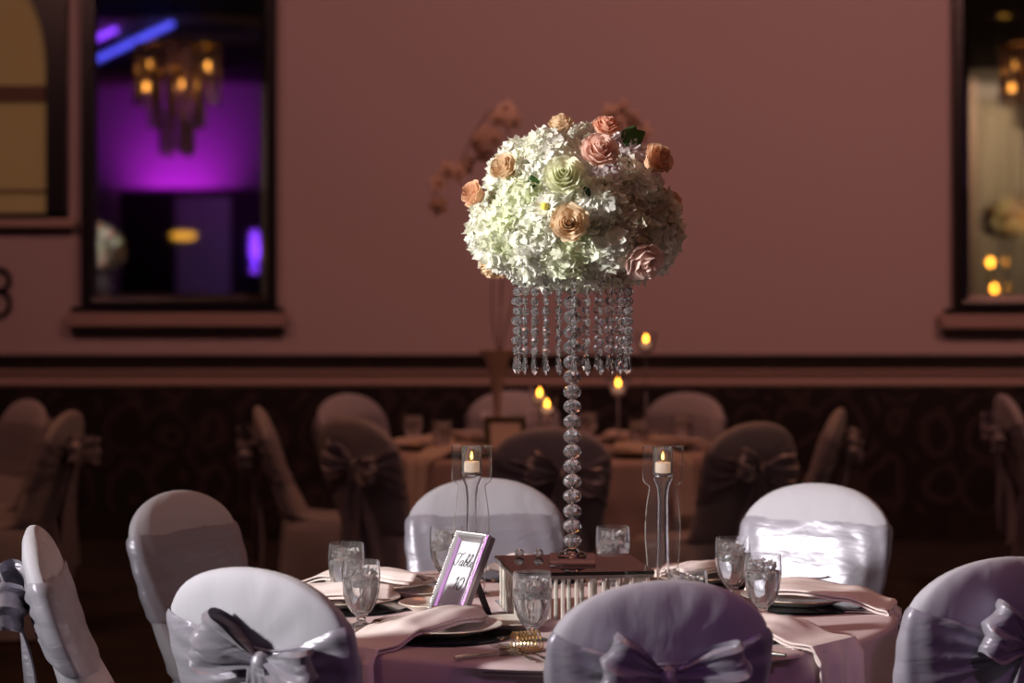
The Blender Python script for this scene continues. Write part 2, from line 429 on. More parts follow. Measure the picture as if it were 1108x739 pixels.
# chandelier
def prism_bar(w_, h_):
    poly = [(-w_ / 2, 0.012), (-w_ / 4, 0), (w_ / 4, 0), (w_ / 2, .012), (w_ / 2, h_ - .02), (0, h_), (-w_ / 2, h_ - .02)]
    g = prism_extrude([(x, -z) for x, z in poly], -.009, .009)
    return [(x, y, z) for x, y, z in g[0]], g[1]
def chandelier(x, y, label):
    t = thing('chandelier', label, 'chandelier', (x, y, 2.58), group='tiered crystal chandeliers')
    obj('ceiling_rose', lathe([(.14, CZ - 2.58 - .001), (.13, CZ - 2.58 - .03), (.03, CZ - 2.58 - .06)], 24), 'gold', t)
    obj('hanging_rod', tube([(0, 0, .95), (0, 0, CZ - 2.58 - .05)], .010, 8), 'iron', t)
    for (r, top, ln, n) in ((.38, .98, .50, 16), (.25, .72, .45, 12), (.15, .36, .34, 8)):
        obj('metal_ring', tube([(r * cos(2 * pi * k / 32), r * sin(2 * pi * k / 32), top + .012) for k in range(32)], .012, 8, True), 'gold', t)
        pm = None
        for k in range(n):
            a = 2 * pi * (k + .3 * random.random()) / n
            if pm is None:
                o = obj('glass_prism', prism_bar(.075, ln), 'prism', t, smooth=False); pm = o.data
            else:
                o = obj('glass_prism', pm, None, t)
            o.location = (r * cos(a), r * sin(a), top - .001 - (.04 if k % 2 else 0)); o.rotation_euler = (0, 0, a + pi / 2 + random.uniform(-.3, .3))
    obj('spokes', merge(*[tube([(0, 0, z), (r * cos(a), r * sin(a), z)], .006, 6) for (r, z) in ((.38, .99), (.25, .73), (.15, .37)) for a in (0, pi / 2, pi, 1.5 * pi)], tube([(0, 0, .36), (0, 0, .97)], .012, 8)), 'gold', t)
    for k in range(6):
        a = 2 * pi * k / 6 + .2
        obj('bulb', sphere(.026, 12, 8, (.30 * cos(a), .30 * sin(a), .80 - .18 * (k % 2)), (1, 1, 1.5)), 'bulb', t)
    return t
ch1 = chandelier(-3.04, 5.6, 'tiered crystal prism chandelier hanging over the left tables, seen in the left mirror')
dup(tree(ch1), (4.82, 5.6, 2.58), 0.4, label='tiered crystal prism chandelier seen in the right mirror')

# bar recess
t = thing('bar_counter', 'dark bar counter in the lit opening reflected in the left mirror', 'bar counter', (-4.6, RY0 - 1.2, 0))
obj('counter_body', box(-1.3, 1.3, -.3, .3, 0, 1.05, .01), 'darkwood', t, smooth=False)
obj('counter_top', box(-1.35, 1.35, -.36, .36, 1.051, 1.10, .01), 'blackframe', t, smooth=False)
obj('trim_8', box(-5.62, -4.72, RY0 - 3.99, RY0 - 3.9, 0.9, 2.7), 'soffit', kind='structure', smooth=False)
for (x, z0, z1, lab) in ((-4.10, 1.45, 2.1, 'violet neon tube glowing behind the bar in the mirror'),):
    t = thing('neon_tube', lab, 'neon light', (x, RY0 - 2.0, z0))
    obj('glowing_tube', tube([(0, 0, 0), (.02, 0, .3), (0, 0, z1 - z0)], [.06, .09, .05], 12), 'neon', t)
    obj('neon_stand', box(-.08, .08, -.08, .08, -z0 + .001, -.002, .01), 'blackframe', t, smooth=False)
t = thing('pendant_lamp', 'yellow disc pendant lamp in the bar opening reflected in the left mirror', 'pendant lamp', (-5.15, RY0 - 1.5, 2.02))
obj('lamp_shade', lathe([(.001, .06), (.16, .05), (.20, 0), (.16, -.05), (.001, -.06)], 24), 'can', t)
obj('lamp_cord', tube([(0, 0, .055), (0, 0, CZ - 2.02)], .006, 6), 'blackframe', t)

# cream drapes seen in the right mirror
def drape(x0, x1, y, z0, z1):
    return grid(lambda u, v: (x0 + (x1 - x0) * u, y + .06 * sin(u * (x1 - x0) * 34) + .02 * sin(u * 50 + v * 4), z0 + (z1 - z0) * v), int((x1 - x0) * 60), 10)
d1 = obj('drape', drape(6.6, 8.8, RY0 + .25, 0.02, 4.05), 'drape', label='cream pleated drape on the far wall reflected in the right mirror', cat='drape')
d1.modifiers.new('thick', 'SOLIDIFY').thickness = .01
obj('trim_9', box(6.74, 6.86, RY0 + .4, RY0 + .6, 0.001, CZ - .001, .01), 'rail', kind='structure', smooth=False)
t = thing('floor_candle_stand', 'black floor stand with two candles reflected low in the right mirror', 'candle stand', (5.35, 1.0, 0))
obj('stand_base', lathe([(.16, 0), (.15, .03), (.02, .05)], 20), 'iron', t)
obj('stand_pole', tube([(0, 0, .04), (0, 0, 1.2)], .015, 8), 'iron', t)
obj('candle_cup', lathe([(.03, 1.2), (.05, 1.22), (.05, 1.26)], 16), 'iron', t)
obj('flame', sphere(.022, 10, 8, (0, 0, 1.31), (1, 1, 1.7)), 'flamebg', t)
obj('arm', tube([(0, 0, 1.1), (-.03, 0, 1.3), (-.045, 0, 1.55)], .01, 8), 'iron', t)
obj('flame', sphere(.022, 10, 8, (-.045, 0, 1.60), (1, 1, 1.7)), 'flamebg', t)

# ------------------------------------------------------------------ chairs
def back_ring(z):
    """half width, back y, front y of the covered chair back at height z"""
    lean = 0.30
    yc = lean * (z - .46)
    if z <= .80:
        hw = .205 + .025 * sm(.5, .80, z); th = .044
    else:
        q = min(1.0, (z - .80) / .165)
        hw = .230 * sqrt(max(0, 1 - q ** 2.6)); th = .044 * max(0, 1 - q ** 2.6) ** .5
    fr = .045 * (1 - sm(.48, .72, z))
    return hw, yc + th, yc - th - fr

def se(a, n):
    c, s = cos(a), sin(a)
    return math.copysign(abs(c) ** (2 / n), c), math.copysign(abs(s) ** (2 / n), s)

def back_pt(z, a, off=0.0):
    hw, yb, yf = back_ring(z)
    n = 2.6
    cx, cy = se(a, n)
    c = (yb + yf) / 2; h = (yb - yf) / 2
    x, y = hw * cx, c + h * cy
    nx, ny = cos(a) / max(hw, .02), sin(a) / max(h, .02)
    l = sqrt(nx * nx + ny * ny)
    return Vector((x + off * nx / l, y + off * ny / l, z))

NA = 72
def cover_geo():
    lev = []
    for z, hw, yb, yf, n in ((.012, .235, .085, -.475, 7), (.10, .232, .078, -.47, 7), (.20, .228, .070, -.462, 7), (.32, .222, .058, -.452, 7), (.42, .215, .046, -.443, 6.5), (.455, .210, .044, -.436, 6), (.470, .204, .043, -.420, 5), (.476, .202, .044, -.33, 4), (.480, .202, .046, -.20, 3.5), (.488, .202, .048, -.12, 3)):
        lev.append((z, hw, yb, yf, n))
    for z in [.50 + .3 * k / 12 for k in range(13)]:
        hw, yb, yf = back_ring(z); lev.append((z, hw, yb, yf, 2.6))
    for k in range(1, 15):
        z = .80 + .165 * sin(pi / 2 * k / 14.6)
        hw, yb, yf = back_ring(z); lev.append((z, hw, yb, yf, 2.6))
    V, F = [], []
    for j, (z, hw, yb, yf, n) in enumerate(lev):
        for i in range(NA):
            a = 2 * pi * i / NA
            cx, cy = se(a, n)
            c, h = (yb + yf) / 2, (yb - yf) / 2
            f = max(0, (.44 - z) / .44)
            k = 1 + .035 * f * sin(a * 9 + 1) + .02 * f * sin(a * 17)
            wr = .0022 * sin(z * 60 + 3 * sin(a * 2)) + .0018 * sin(a * 11 + z * 25)
            if z > .5: k = 1 + wr / .1 * .3
            x_, y_ = hw * cx * k, c + h * cy * k
            if z > .5 and sin(a) > 0:
                th = math.atan2(z - .772, x_); dd = math.hypot(x_, z - .772)
                y_ += .0045 * sin(th * 11 + 2 * sin(th * 3)) * exp(-(dd / .15) ** 2) * sin(a)
            V.append((x_, y_, z))
    for j in range(len(lev) - 1):
        for i in range(NA):
            k = (i + 1) % NA
            F.append((j * NA + i, j * NA + k, (j + 1) * NA + k, (j + 1) * NA + i))
    V.append((0, back_ring(.965)[1], .9655))
    t = (len(lev) - 1) * NA
    for i in range(NA): F.append((t + i, t + (i + 1) % NA, len(V) - 1))
    F.append(tuple(reversed(range(NA))))
    return V, F

def sash_geo(seed, tilt=0.0, shift=0.0):
    rr = random.Random(seed); ph = rr.uniform(0, 6)
    def fn(u, v):
        a = 2 * pi * u
        da = abs((a - pi / 2 - shift + pi) % (2 * pi) - pi)
        p = exp(-(da / .75) ** 1.5)
        pf = max(0, -sin(a))
        mid = .748 + .020 * p + tilt * cos(a)
        half = .116 * (1 - .74 * p)
        z = mid + half * (2 * v - 1)
        ruff = .0022 * (v > .93) * sin(a * 23 + 3 * sin(a * 5)) * pf
        z += ruff + .003 * sin(a * 5 + ph) * (1 - p)
        w_ = .0010 + .0050 * p
        off = .0055 + w_ * sin(v * (20 + 8 * p) + ph + a * 2.0) + .0012 * sin(a * 13 + v * 5 + ph) + .009 * p
        if v in (0.0, 1.0): off = .003
        return back_pt(z, a, off)
    return grid(fn, 96, 22, closeu=True)

def loop_geo(sgn, L_, W_, H_, tilt, seed):
    rr = random.Random(seed); p1 = rr.uniform(0, 6)
    def fn(u, v):
        s = 2 * pi * u
        x = L_ * (1 - cos(s)) / 2
        x = L_ * (x / L_) ** .85
        y = W_ * sin(s) * (.35 + .65 * x / L_)
        h = .016 + (H_ - .016) * sm(0, .75, x / L_)
        zz = (2 * v - 1)
        k = x / L_
        y += .007 * sin(zz * 6 + p1 + u * 5) * (1 - .4 * k) + .004 * sin(zz * 13 + u * 9)
        x2 = x - .018 * k * zz * zz + .006 * sin(zz * 7 + p1) * k
        z = h * zz + .006 * sin(s * 2 + p1) * k
        ct, st = cos(tilt), sin(tilt)
        X = x2 * ct - z * st; Z = x2 * st + z * ct
        return (sgn * (X + .008), y + .30 * x, Z)
    return grid(fn, 36, 12, closeu=True)

def tail_geo(sgn, length, seed, spread=.08):
    rr = random.Random(seed); p1 = rr.uniform(0, 6)
    def fn(u, v):
        w_ = .012 + .05 * sm(0, .5, v)
        s = 2 * u - 1
        x = sgn * (.012 + spread * v) + w_ * s
        y = .012 + .012 * sin(s * 5 + p1 + v * 3) * sm(0, .3, v) + .01 * sin(v * 5 + p1) - .155 * (1 - exp(-v * length * 3.0)) * .45
        return (x, y + .012, -length * v + .03 * s * sgn * sm(.6, 1, v))
    return grid(fn, 14, 26)

cover_mesh = None
chair_count = 0
SM = []
def make_chair_proto(seed):
    t = thing('banquet_chair', 'x', 'chair')
    global cover_mesh
    if cover_mesh is None:
        o = obj('chair_cover', cover_geo(), 'cover', t); cover_mesh = o.data
    else:
        obj('chair_cover', cover_mesh, None, t)
    rr = random.Random(seed)
    xo = {3: -.045, 8: 0.0, 12: .06}[seed]
    obj('sash', sash_geo(seed, 0, -xo * 3.3), 'satin', t)
    zk = .772
    yb = back_ring(zk)[1] + .030
    tl, tr_ = (-0.10, 0.42) if seed % 2 else (0.12, 0.30)
    a = obj('bow_loop', loop_geo(-1, .150, .040, .056, tl, seed), 'satin_bow', t, (xo, yb + .004, zk))
    b = obj('bow_loop', loop_geo(1, .142, .040, .060, tr_, seed + 5), 'satin_bow', t, (xo, yb + .004, zk))
    k = obj('bow_knot', sphere(.021, 16, 10, (0, .003, 0), (.95, .9, 1.25)), 'satin_bow', t, (xo, yb + .004, zk))
    obj('sash_tail', tail_geo(-1, .50, seed + 1, .05), 'satin_bow', t, (xo, yb - .004, zk - .005))
    obj('sash_tail', tail_geo(1, .46, seed + 2, .06), 'satin_bow', t, (xo, yb + .004, zk - .005))
    return t
PROTO = [make_chair_proto(3), make_chair_proto(8), make_chair_proto(12)]
PT = [tree(p) for p in PROTO]
USED = [False, False, False]
def chair_top(tx, ty, cx, cy, label, group, which, face=None):
    """tx,ty: where the top of the back stands; cx,cy the table centre it faces"""
    ang = math.atan2(ty - cy, tx - cx)
    r = math.hypot(tx - cx, ty - cy) - .145
    loc = (cx + r * cos(ang), cy + r * sin(ang), 0)
    rz = ang - pi / 2
    if face is not None:
        f_ = radians(face); loc = (tx - .145 * cos(f_), ty - .145 * sin(f_), 0); rz = f_ - pi / 2
        ang = math.atan2(loc[1] - cy, loc[0] - cx); r = math.hypot(loc[0] - cx, loc[1] - cy)
    if not USED[which]:
        USED[which] = True
        o = PROTO[which]; o.location = loc; o.rotation_euler = (0, 0, rz); props(o, label, None, group)
        return o, ang, r
    return dup(PT[which], loc, rz, label, group), ang, r

AX, AY = 0.14, 5.53
def dent_cloth(cx, cy, R, chairs, seed, zt=.762, name='tablecloth', label='', group='table cloths'):
    rr = random.Random(seed); p = [rr.uniform(0, 6) for _ in range(4)]
    NT = 288
    prof = []
    for r in (0.0001, .1, .2, .3, .4, .5, .6, .68, .73): prof.append(('top', r, zt))
    V, F = [], []
    rows = [('t', r) for r in (.001, .15, .3, .45, .6, .7, R - .02)] + [('e', q) for q in (.25, .5, .75, 1.0)] + [('h', z) for z in [zt - .012 - (zt - .025) * k / 30 for k in range(1, 31)]]
    for kind, q in rows:
        for i in range(NT):
            a = 2 * pi * i / NT
            if kind == 't': r, z = q, zt
            elif kind == 'e':
                r = R - .02 + .022 * sin(q * pi / 2); z = zt - .012 * (1 - cos(q * pi / 2))
            else:
                z = q
                f = (zt - z) / zt
                am = .028 * sm(0, .5, f) + .012 * f
                r = R + .003 + .03 * f + am * (sin(a * 18 + p[0]) * .6 + .4 * sin(a * 11 + p[1]) + .3 * sin(a * 29 + p[2]))
                r += .003 * sin(a * 7 + p[3])
                rmax = r
                for (ca, cr) in chairs:
                    da = abs((a - ca + pi) % (2 * pi) - pi)
                    # back board keeps the cloth from billowing
                    lat = .27
                    half = math.atan2(lat, max(.2, cr - .25))
                    lim = cr - .50
                    g = 1 - sm(half, half + .14, da)
                    gz = 1 - sm(.50, .62, z)
                    tgt = min(rmax, lim)
                    r = r - (r - tgt) * g * gz if tgt < r else r
                    g2 = 1 - sm(half, half + .1, da)
                    lim2 = cr - .105
                    if r > lim2: r = r - (r - lim2) * g2
            V.append((r * cos(a), r * sin(a), z))
    for j in range(len(rows) - 1):
        for i in range(NT):
            k = (i + 1) % NT
            F.append((j * NT + i, j * NT + k, (j + 1) * NT + k, (j + 1) * NT + i))
    F.append(tuple(range(NT)))
    F = [tuple(reversed(f)) for f in F]
    return obj(name, (V, F), 'cloth', None, (cx, cy, 0), label=label, cat='tablecloth', group=group)

def round_table(cx, cy, R, label, rot=0.3):
    t = thing('round_table', label, 'table', (cx, cy, 0), rot)
    obj('tabletop', lathe([(.001, .735), (R - .03, .735), (R - .02, .74), (R - .02, .755), (R - .025, .759), (.001, .759)], 48), 'darkwood', t)
    obj('pedestal', lathe([(.16, 0.002), (.16, .02), (.05, .06), (.04, .70), (.12, .734)], 20), 'iron', t)
    return t

# table A chairs
A_spec = [
    (-.545, 4.76, 'white covered chair at front left, bow showing, directly under the left goblets', 0, 241),
    (.305, 4.57, 'shaded mauve-looking covered chair back at front centre of the near table', 1, 281),
    (1.065, 4.93, 'covered chair cut by the lower right corner, sash bow at its back', 0, 292),
    (1.57, 6.0, 'covered chair mostly beyond the right edge at the near table', 1, 14),
    (.885, 6.56, 'brightly lit covered chair on the far right side of the near table, shiny sash front', 0, 58),
    (-.083, 6.72, 'covered chair behind the left crystal candle holder, its plain sash front showing', 1, 97),
    (-.935, 6.35, 'grey sashed covered chair at the back left of the near table', 2, 150),
    (-1.15, 5.50, 'covered chair seen side-on at the lower left edge with a bow on its left', 1, 188),
]
ac = []
for tx, ty, lab, wh, fc in A_spec:
    o, ang, r = chair_top(tx, ty, AX, AY, lab, 'covered chairs around the near table', wh, fc)
    ac.append((ang, r))
RA = .78
round_table(AX, AY, RA, 'round banquet table under the blush cloth in the foreground')
dent_cloth(AX, AY, RA, ac, 1, label='blush tablecloth on the near round table, carrying the floral centrepiece')

BX, BY = 0.16, 10.25
B_spec = []
lbB = {0: 'side-on covered chair right of the middle background table, before the black wallpaper',
       45: 'dim covered chair at the back right of the middle background table, plain front showing',
       90: 'dim covered chair at the back of the middle table, behind a dark photo frame',
       135: 'dim covered chair at the back left of the background table, above a bowed chair',
       180: 'side-on covered chair left of the middle background table, pointed top',
       225: 'bowed chair at the front left of the middle background table, sash tails hanging',
       270: 'dim covered chair back right behind the crystal ball stem',
       315: 'bowed chair at the front right of the middle background table'}
tops = {0: (1.43, 9.98), 45: (.86, 11.15), 90: (0.0, 11.3), 135: (-.80, 11.05), 180: (-1.12, 10.1), 225: (-.655, 9.35), 270: (.15, 8.83), 315: (.97, 9.1)}
bc = []
for i, (dg, (tx, ty)) in enumerate(tops.items()):
    o, ang, r = chair_top(tx, ty, BX, BY, lbB[dg], 'covered chairs around the middle background table', (i + (dg == 225)) % 2)
    bc.append((ang, r))
RB = .78
round_table(BX, BY, RB, 'round banquet table under the middle background cloth')
dent_cloth(BX, BY, RB, bc, 2, label='blush tablecloth on the middle background table')

CX, CY = -3.12, 9.95
cc = []
for i, (tx, ty, lab) in enumerate(((-2.245, 10.6, 'dim covered chair at the left edge of the background, plain front facing the room'),
                                   (-1.90, 9.8, 'side-on covered chair at the left background with a large bow on its right'),
                                   (-2.28, 9.0, 'covered chair mostly cut by the left edge, only its bow side in view'))):
    o, ang, r = chair_top(tx, ty, CX, CY, lab, 'covered chairs at the left background table', i % 2)
    cc.append((ang, r))
round_table(CX, CY, .78, 'round banquet table under the left background cloth')
dent_cloth(CX, CY, .78, cc, 3, label='blush tablecloth on the left background table')

DX, DY = 3.62, 11.0
o, ang, r = chair_top(2.37, 11.0, DX, DY, 'side-on covered chair at the right edge of the background, bow on its left', None, 0)
round_table(DX, DY, .78, 'round banquet table under the right background cloth')
dent_cloth(DX, DY, .78, [(ang, r)], 4, label='blush tablecloth on the right background table')

# ------------------------------------------------------------------ flowers
def petal_grid(fn, nu, nv): return grid(fn, nu, nv)

def rose_geo(seed):
    rr = random.Random(seed)
    parts = []
    layers = [(.14, 1.02, 3, 2.2), (.26, 1.02, 3, 1.3), (.40, .98, 4, 1.05), (.58, .90, 5, .85), (.76, .80, 6, .66), (.94, .62, 7, .56)]
    for li, (R, H, n, wd) in enumerate(layers):
        a0 = rr.uniform(0, 6)
        for k in range(n):
            th = a0 + 2 * pi * k / n + rr.uniform(-.12, .12)
            hj = H * rr.uniform(.93, 1.05); rj = R * rr.uniform(.94, 1.06)
            curl = .03 + .19 * (li / 5)
            def fn(u, v, th=th, hj=hj, rj=rj, wd=wd, curl=curl):
                s = 2 * u - 1
                edge = sqrt(max(0, 1 - (max(0, v - .55) / .46) ** 2 * abs(s) ** 1.2 * .9))
                w2 = wd * (.55 + .45 * sin(min(1, v * 1.25) * pi / 2)) * (1 if v < .6 else 1 - .35 * ((v - .6) / .4) ** 2)
                rad = rj * (.25 + .75 * sin(min(1, v * 1.15) * pi / 2) ** .8)
                rad += curl * max(0, v - .7) * 3 * (.5 + .5 * abs(s))
                z = -.25 + (hj + .25) * v * (1 - .12 * s * s * v) - curl * max(0, v - .78) * 2.4
                a = th + s * w2
                return (rad * cos(a), rad * sin(a), z + .01 * sin(s * 5 + th * 3) * v)
            parts.append(grid(fn, 8, 7))
    parts.append(lathe([(.001, .75), (.10, .7), (.12, .2), (.3, -.1), (.5, -.25), (.001, -.3)], 12, cap=False))
    return merge(*parts)

def floret(rr, size):
    parts = []
    for k in range(4):
        a = k * pi / 2 + rr.uniform(-.15, .15)
        ln = size * rr.uniform(.85, 1.15); wd = size * rr.uniform(.42, .55)
        up = rr.uniform(.05, 1.0); tw = rr.uniform(-.8, .8)
        V = []
        for (t, ww) in ((.05, .15), (.42, 1.0), (.72, .80), (1.0, .06)):
            for s in (-1, 0, 1):
                x = ln * t; y = wd * ww * s
                z = ln * (up * t * t) + .42 * wd * abs(s) * ww * (1 if t < .6 else -.3) + tw * y * t
                V.append((x * cos(a) - y * sin(a), x * sin(a) + y * cos(a), z))
        F = []
        for j in range(3):
            for i in range(2):
                F.append((j * 3 + i, j * 3 + i + 1, (j + 1) * 3 + i + 1, (j + 1) * 3 + i))
        parts.append((V, F))
    return merge(*parts)

def head_geo(seed, R=.056, n=104, fs=.0165):
    rr = random.Random(seed)
    parts = []
    for k in range(n):
        zz = 1 - 1.55 * (k + .5) / n
        a = 2.39996 * k + rr.uniform(-.3, .3)
        q = sqrt(max(0, 1 - zz * zz))
        nrm = Vector((q * cos(a), q * sin(a), zz))
        p = nrm * R * rr.uniform(.82, 1.12)
        p.z *= .85
        nrm = (nrm + Vector((rr.uniform(-.6, .6), rr.uniform(-.6, .6), rr.uniform(-.5, .5)))).normalized()
        rot = nrm.to_track_quat('Z', 'Y').to_matrix().to_4x4() @ Matrix.Rotation(rr.uniform(0, 6), 4, 'Z')
        parts.append(xf(floret(rr, fs * rr.uniform(.85, 1.2)), mtx=Matrix.Translation(p) @ rot))
    parts.append(sphere(R * .72, 12, 8, (0, 0, -.005)))
    return merge(*parts)

def mesh_of(name, g, material):
    me = bpy.data.meshes.new(name); me.from_pydata([tuple(v) for v in g[0]], [], g[1]); me.validate(); me.update()
    me.polygons.foreach_set('use_smooth', [True] * len(me.polygons))
    me.materials.append(M[material]); return me

head_meshes = {}
for mi, mt in enumerate(('hyd_white', 'hyd_green', 'hyd_cream', 'hyd_mauve')):
    for s in range(2): head_meshes[(mt, s)] = mesh_of('hydrangea', head_geo(10 * mi + s), mt)
rose_meshes = {mt: mesh_of('rose', rose_geo(20 + i), mt) for i, mt in enumerate(('rose_peach', 'rose_pink', 'rose_cream', 'rose_champ', 'rose_salmon', 'rose_blush'))}

def bouquet(loc, label):
    t = thing('flower_arrangement', label, 'flower arrangement', loc)
    ax, az_up, az_dn = .222, .232, .085
    cz = .125        # widest level above the underside
    def surf(d, k=1.0):
        d = Vector(d).normalized()
        az = az_up if d.z > 0 else az_dn
        ex = 2.35
        s = (sqrt(d.x ** 2 + d.y ** 2) ** ex / ax ** ex + abs(d.z) ** ex / az ** ex) ** (-1 / ex)
        p = d * s * k
        nrm = Vector((p.x / ax ** 2, p.y / ax ** 2, p.z / az ** 2)).normalized()
        return p + Vector((0, 0, cz)), nrm
    obj('foam_ball', sphere(1, 24, 16, (0, 0, cz), (ax * .72, ax * .72, (az_dn) * .45)), 'foam', t)
    obj('foam_dome', sphere(1, 24, 16, (0, 0, cz + .08), (ax * .74, ax * .74, .115)), 'foam', t)
    U = 446.0
    rr = random.Random(5)
    # (px, py, radius px, material) measured on the photograph, front side
    roses = [(517, 211, 14, 'rose_peach'), (552, 189, 15, 'rose_champ'), (609, 199, 20, 'rose_cream'), (613, 243, 19, 'rose_champ'), (642, 176, 19, 'rose_pink'), (651, 147, 14, 'rose_salmon'), (700, 181, 17, 'rose_peach'), (716, 172, 12, 'rose_salmon'), (686, 273, 21, 'rose_blush'), (530, 283, 12, 'rose_champ'), (606, 133, 13, 'rose_champ')]
    rd = []
    def dirof(px, py):
        x = (px - 622.5) / U; z = (255 - py) / U
        az = az_up if z > 0 else az_dn
        m_ = 1.12
        q = 1 - (x / (ax * m_)) ** 2 - (z / (az * m_)) ** 2
        y = -ax * m_ * sqrt(max(.02, q))
        return Vector((x, y, z))
    for px, py, pr, mt in roses:
        d = dirof(px, py); p, n_ = surf(d, 1.10)
        d2 = d.normalized(); rd.append((d2, pr / U))
        o = obj('rose', rose_meshes[mt], None, t)
        s = pr / U * 1.0
        o.scale = (s, s, s * 1.35)
        nn = (n_ + Vector((0, -.35, 0))).normalized()
        o.rotation_euler = nn.to_track_quat('Z', 'Y').to_euler(); o.location = p + nn * .006
        lab = {'rose_cream': 'ivory rose with a green tint', 'rose_pink': 'pink rose', 'rose_salmon': 'salmon rose', 'rose_peach': 'peach rose', 'rose_champ': 'champagne rose', 'rose_blush': 'blush rose with a pink centre'}[mt]
        o['label'] = lab
    for k in range(7):       # the far side
        a = pi * (.08 + .84 * k / 6); zz = rr.uniform(-.3, .7)
        d = Vector((cos(a), sin(a), zz)); p, n_ = surf(d, 1.0)
        rd.append((d.normalized(), .04))
        o = obj('rose', rose_meshes[['rose_peach', 'rose_blush', 'rose_cream'][k % 3]], None, t)
        o.scale = (.036,) * 3; o.rotation_euler = n_.to_track_quat('Z', 'Y').to_euler(); o.location = p + n_ * .02
    NH = 84
    for k in range(NH):
        zz = 1 - 1.98 * (k + .5) / NH
        a = 2.39996 * k + .6
        q = sqrt(max(0, 1 - zz * zz))
        d = Vector((q * cos(a), q * sin(a), zz))
        push = 1.0; scl = 1.0
        for (rdir, rr_) in rd:
            if d.angle(rdir) < .22: push = .88; scl = .8
        p, n_ = surf(d, push)
        right = d.x > .35
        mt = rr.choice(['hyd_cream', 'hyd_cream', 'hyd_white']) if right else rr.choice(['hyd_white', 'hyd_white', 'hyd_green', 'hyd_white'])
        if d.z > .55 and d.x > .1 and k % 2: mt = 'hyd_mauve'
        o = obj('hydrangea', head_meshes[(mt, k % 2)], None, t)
        o.scale = (scl,) * 3
        e = n_.to_track_quat('Z', 'Y') @ Euler((0, 0, rr.uniform(0, 6))).to_quaternion()
        o.rotation_euler = e.to_euler(); o.location = p - n_ * .016
    # daisy-like white bloom with yellow centre
    d = dirof(591, 228); p, n_ = surf(d, 1.2)
    parts = []
    for k in range(26):
        a = 2 * pi * k / 26 + rr.uniform(-.1, .1); L_ = rr.uniform(.028, .038); up = rr.uniform(.1, .8)
        parts.append(grid(lambda u, v, a=a, L_=L_, up=up: ((L_ * v) * cos(a) - (u - .5) * .011 * sin(pi * min(1, v + .12)) * sin(a), (L_ * v) * sin(a) + (u - .5) * .011 * sin(pi * min(1, v + .12)) * cos(a), up * L_ * v * v), 2, 5))
    ms = obj('chrysanthemum', merge(*parts), 'hyd_white', t, label='white chrysanthemum with a yellow centre')
    ms.rotation_euler = n_.to_track_quat('Z', 'Y').to_euler(); ms.location = p
    obj('flower_centre', sphere(.009, 12, 8, (0, 0, .006)), 'yellow', ms)
    # leaf
    d = dirof(676, 151); p, n_ = surf(d, 1.12)
    lf = grid(lambda u, v: ((u - .5) * .045 * sin(pi * min(1, v * .96 + .02)), .004 * abs(u - .5), .06 * v - .01 + .01 * v * v), 4, 8)
    for dx, rt in ((0, (-.6, .5, 0)), (.004, (-.2, 1.1, .4))):
        o = obj('leaf', lf, 'leaf', t); o.rotation_euler = rt; o.location = p + Vector((dx, -.01, -.01))
    for (px, py) in ((610, 262), (588, 285), (640, 215), (575, 205)):
        d = dirof(px, py); p, n_ = surf(d, 1.02)
        o = obj('leaf', lf, 'leaf', t); o.rotation_euler = (.5, rr.uniform(-1, 1), 0); o.location = p
        o.scale = (.7, .7, .7)
    return t

# ------------------------------------------------------------------ crystal stand
def facet_ball(r, sz):
    n = 10
    rows = [(0.001, -1), (.42, -.90), (.80, -.58), (.98, -.20), (.98, .20), (.80, .58), (.42, .90), (.001, 1)]
    V, F = [], []
    for j, (q, z) in enumerate(rows):
        for i in range(n):
            a = 2 * pi * (i + .5 * (j % 2)) / n
            V.append((r * q * cos(a), r * q * sin(a), r * sz * z))
    for j in range(len(rows) - 1):
        for i in range(n):
            k = (i + 1) % n
            a, b_, c, d = j * n + i, j * n + k, (j + 1) * n + k, (j + 1) * n + i
            if j % 2: F += [(a, b_, c), (a, c, d)] if False else [(a, b_, d if False else c), (a, c, d)]
            else: F += [(a, b_, d), (b_, c, d)]
    return V, F

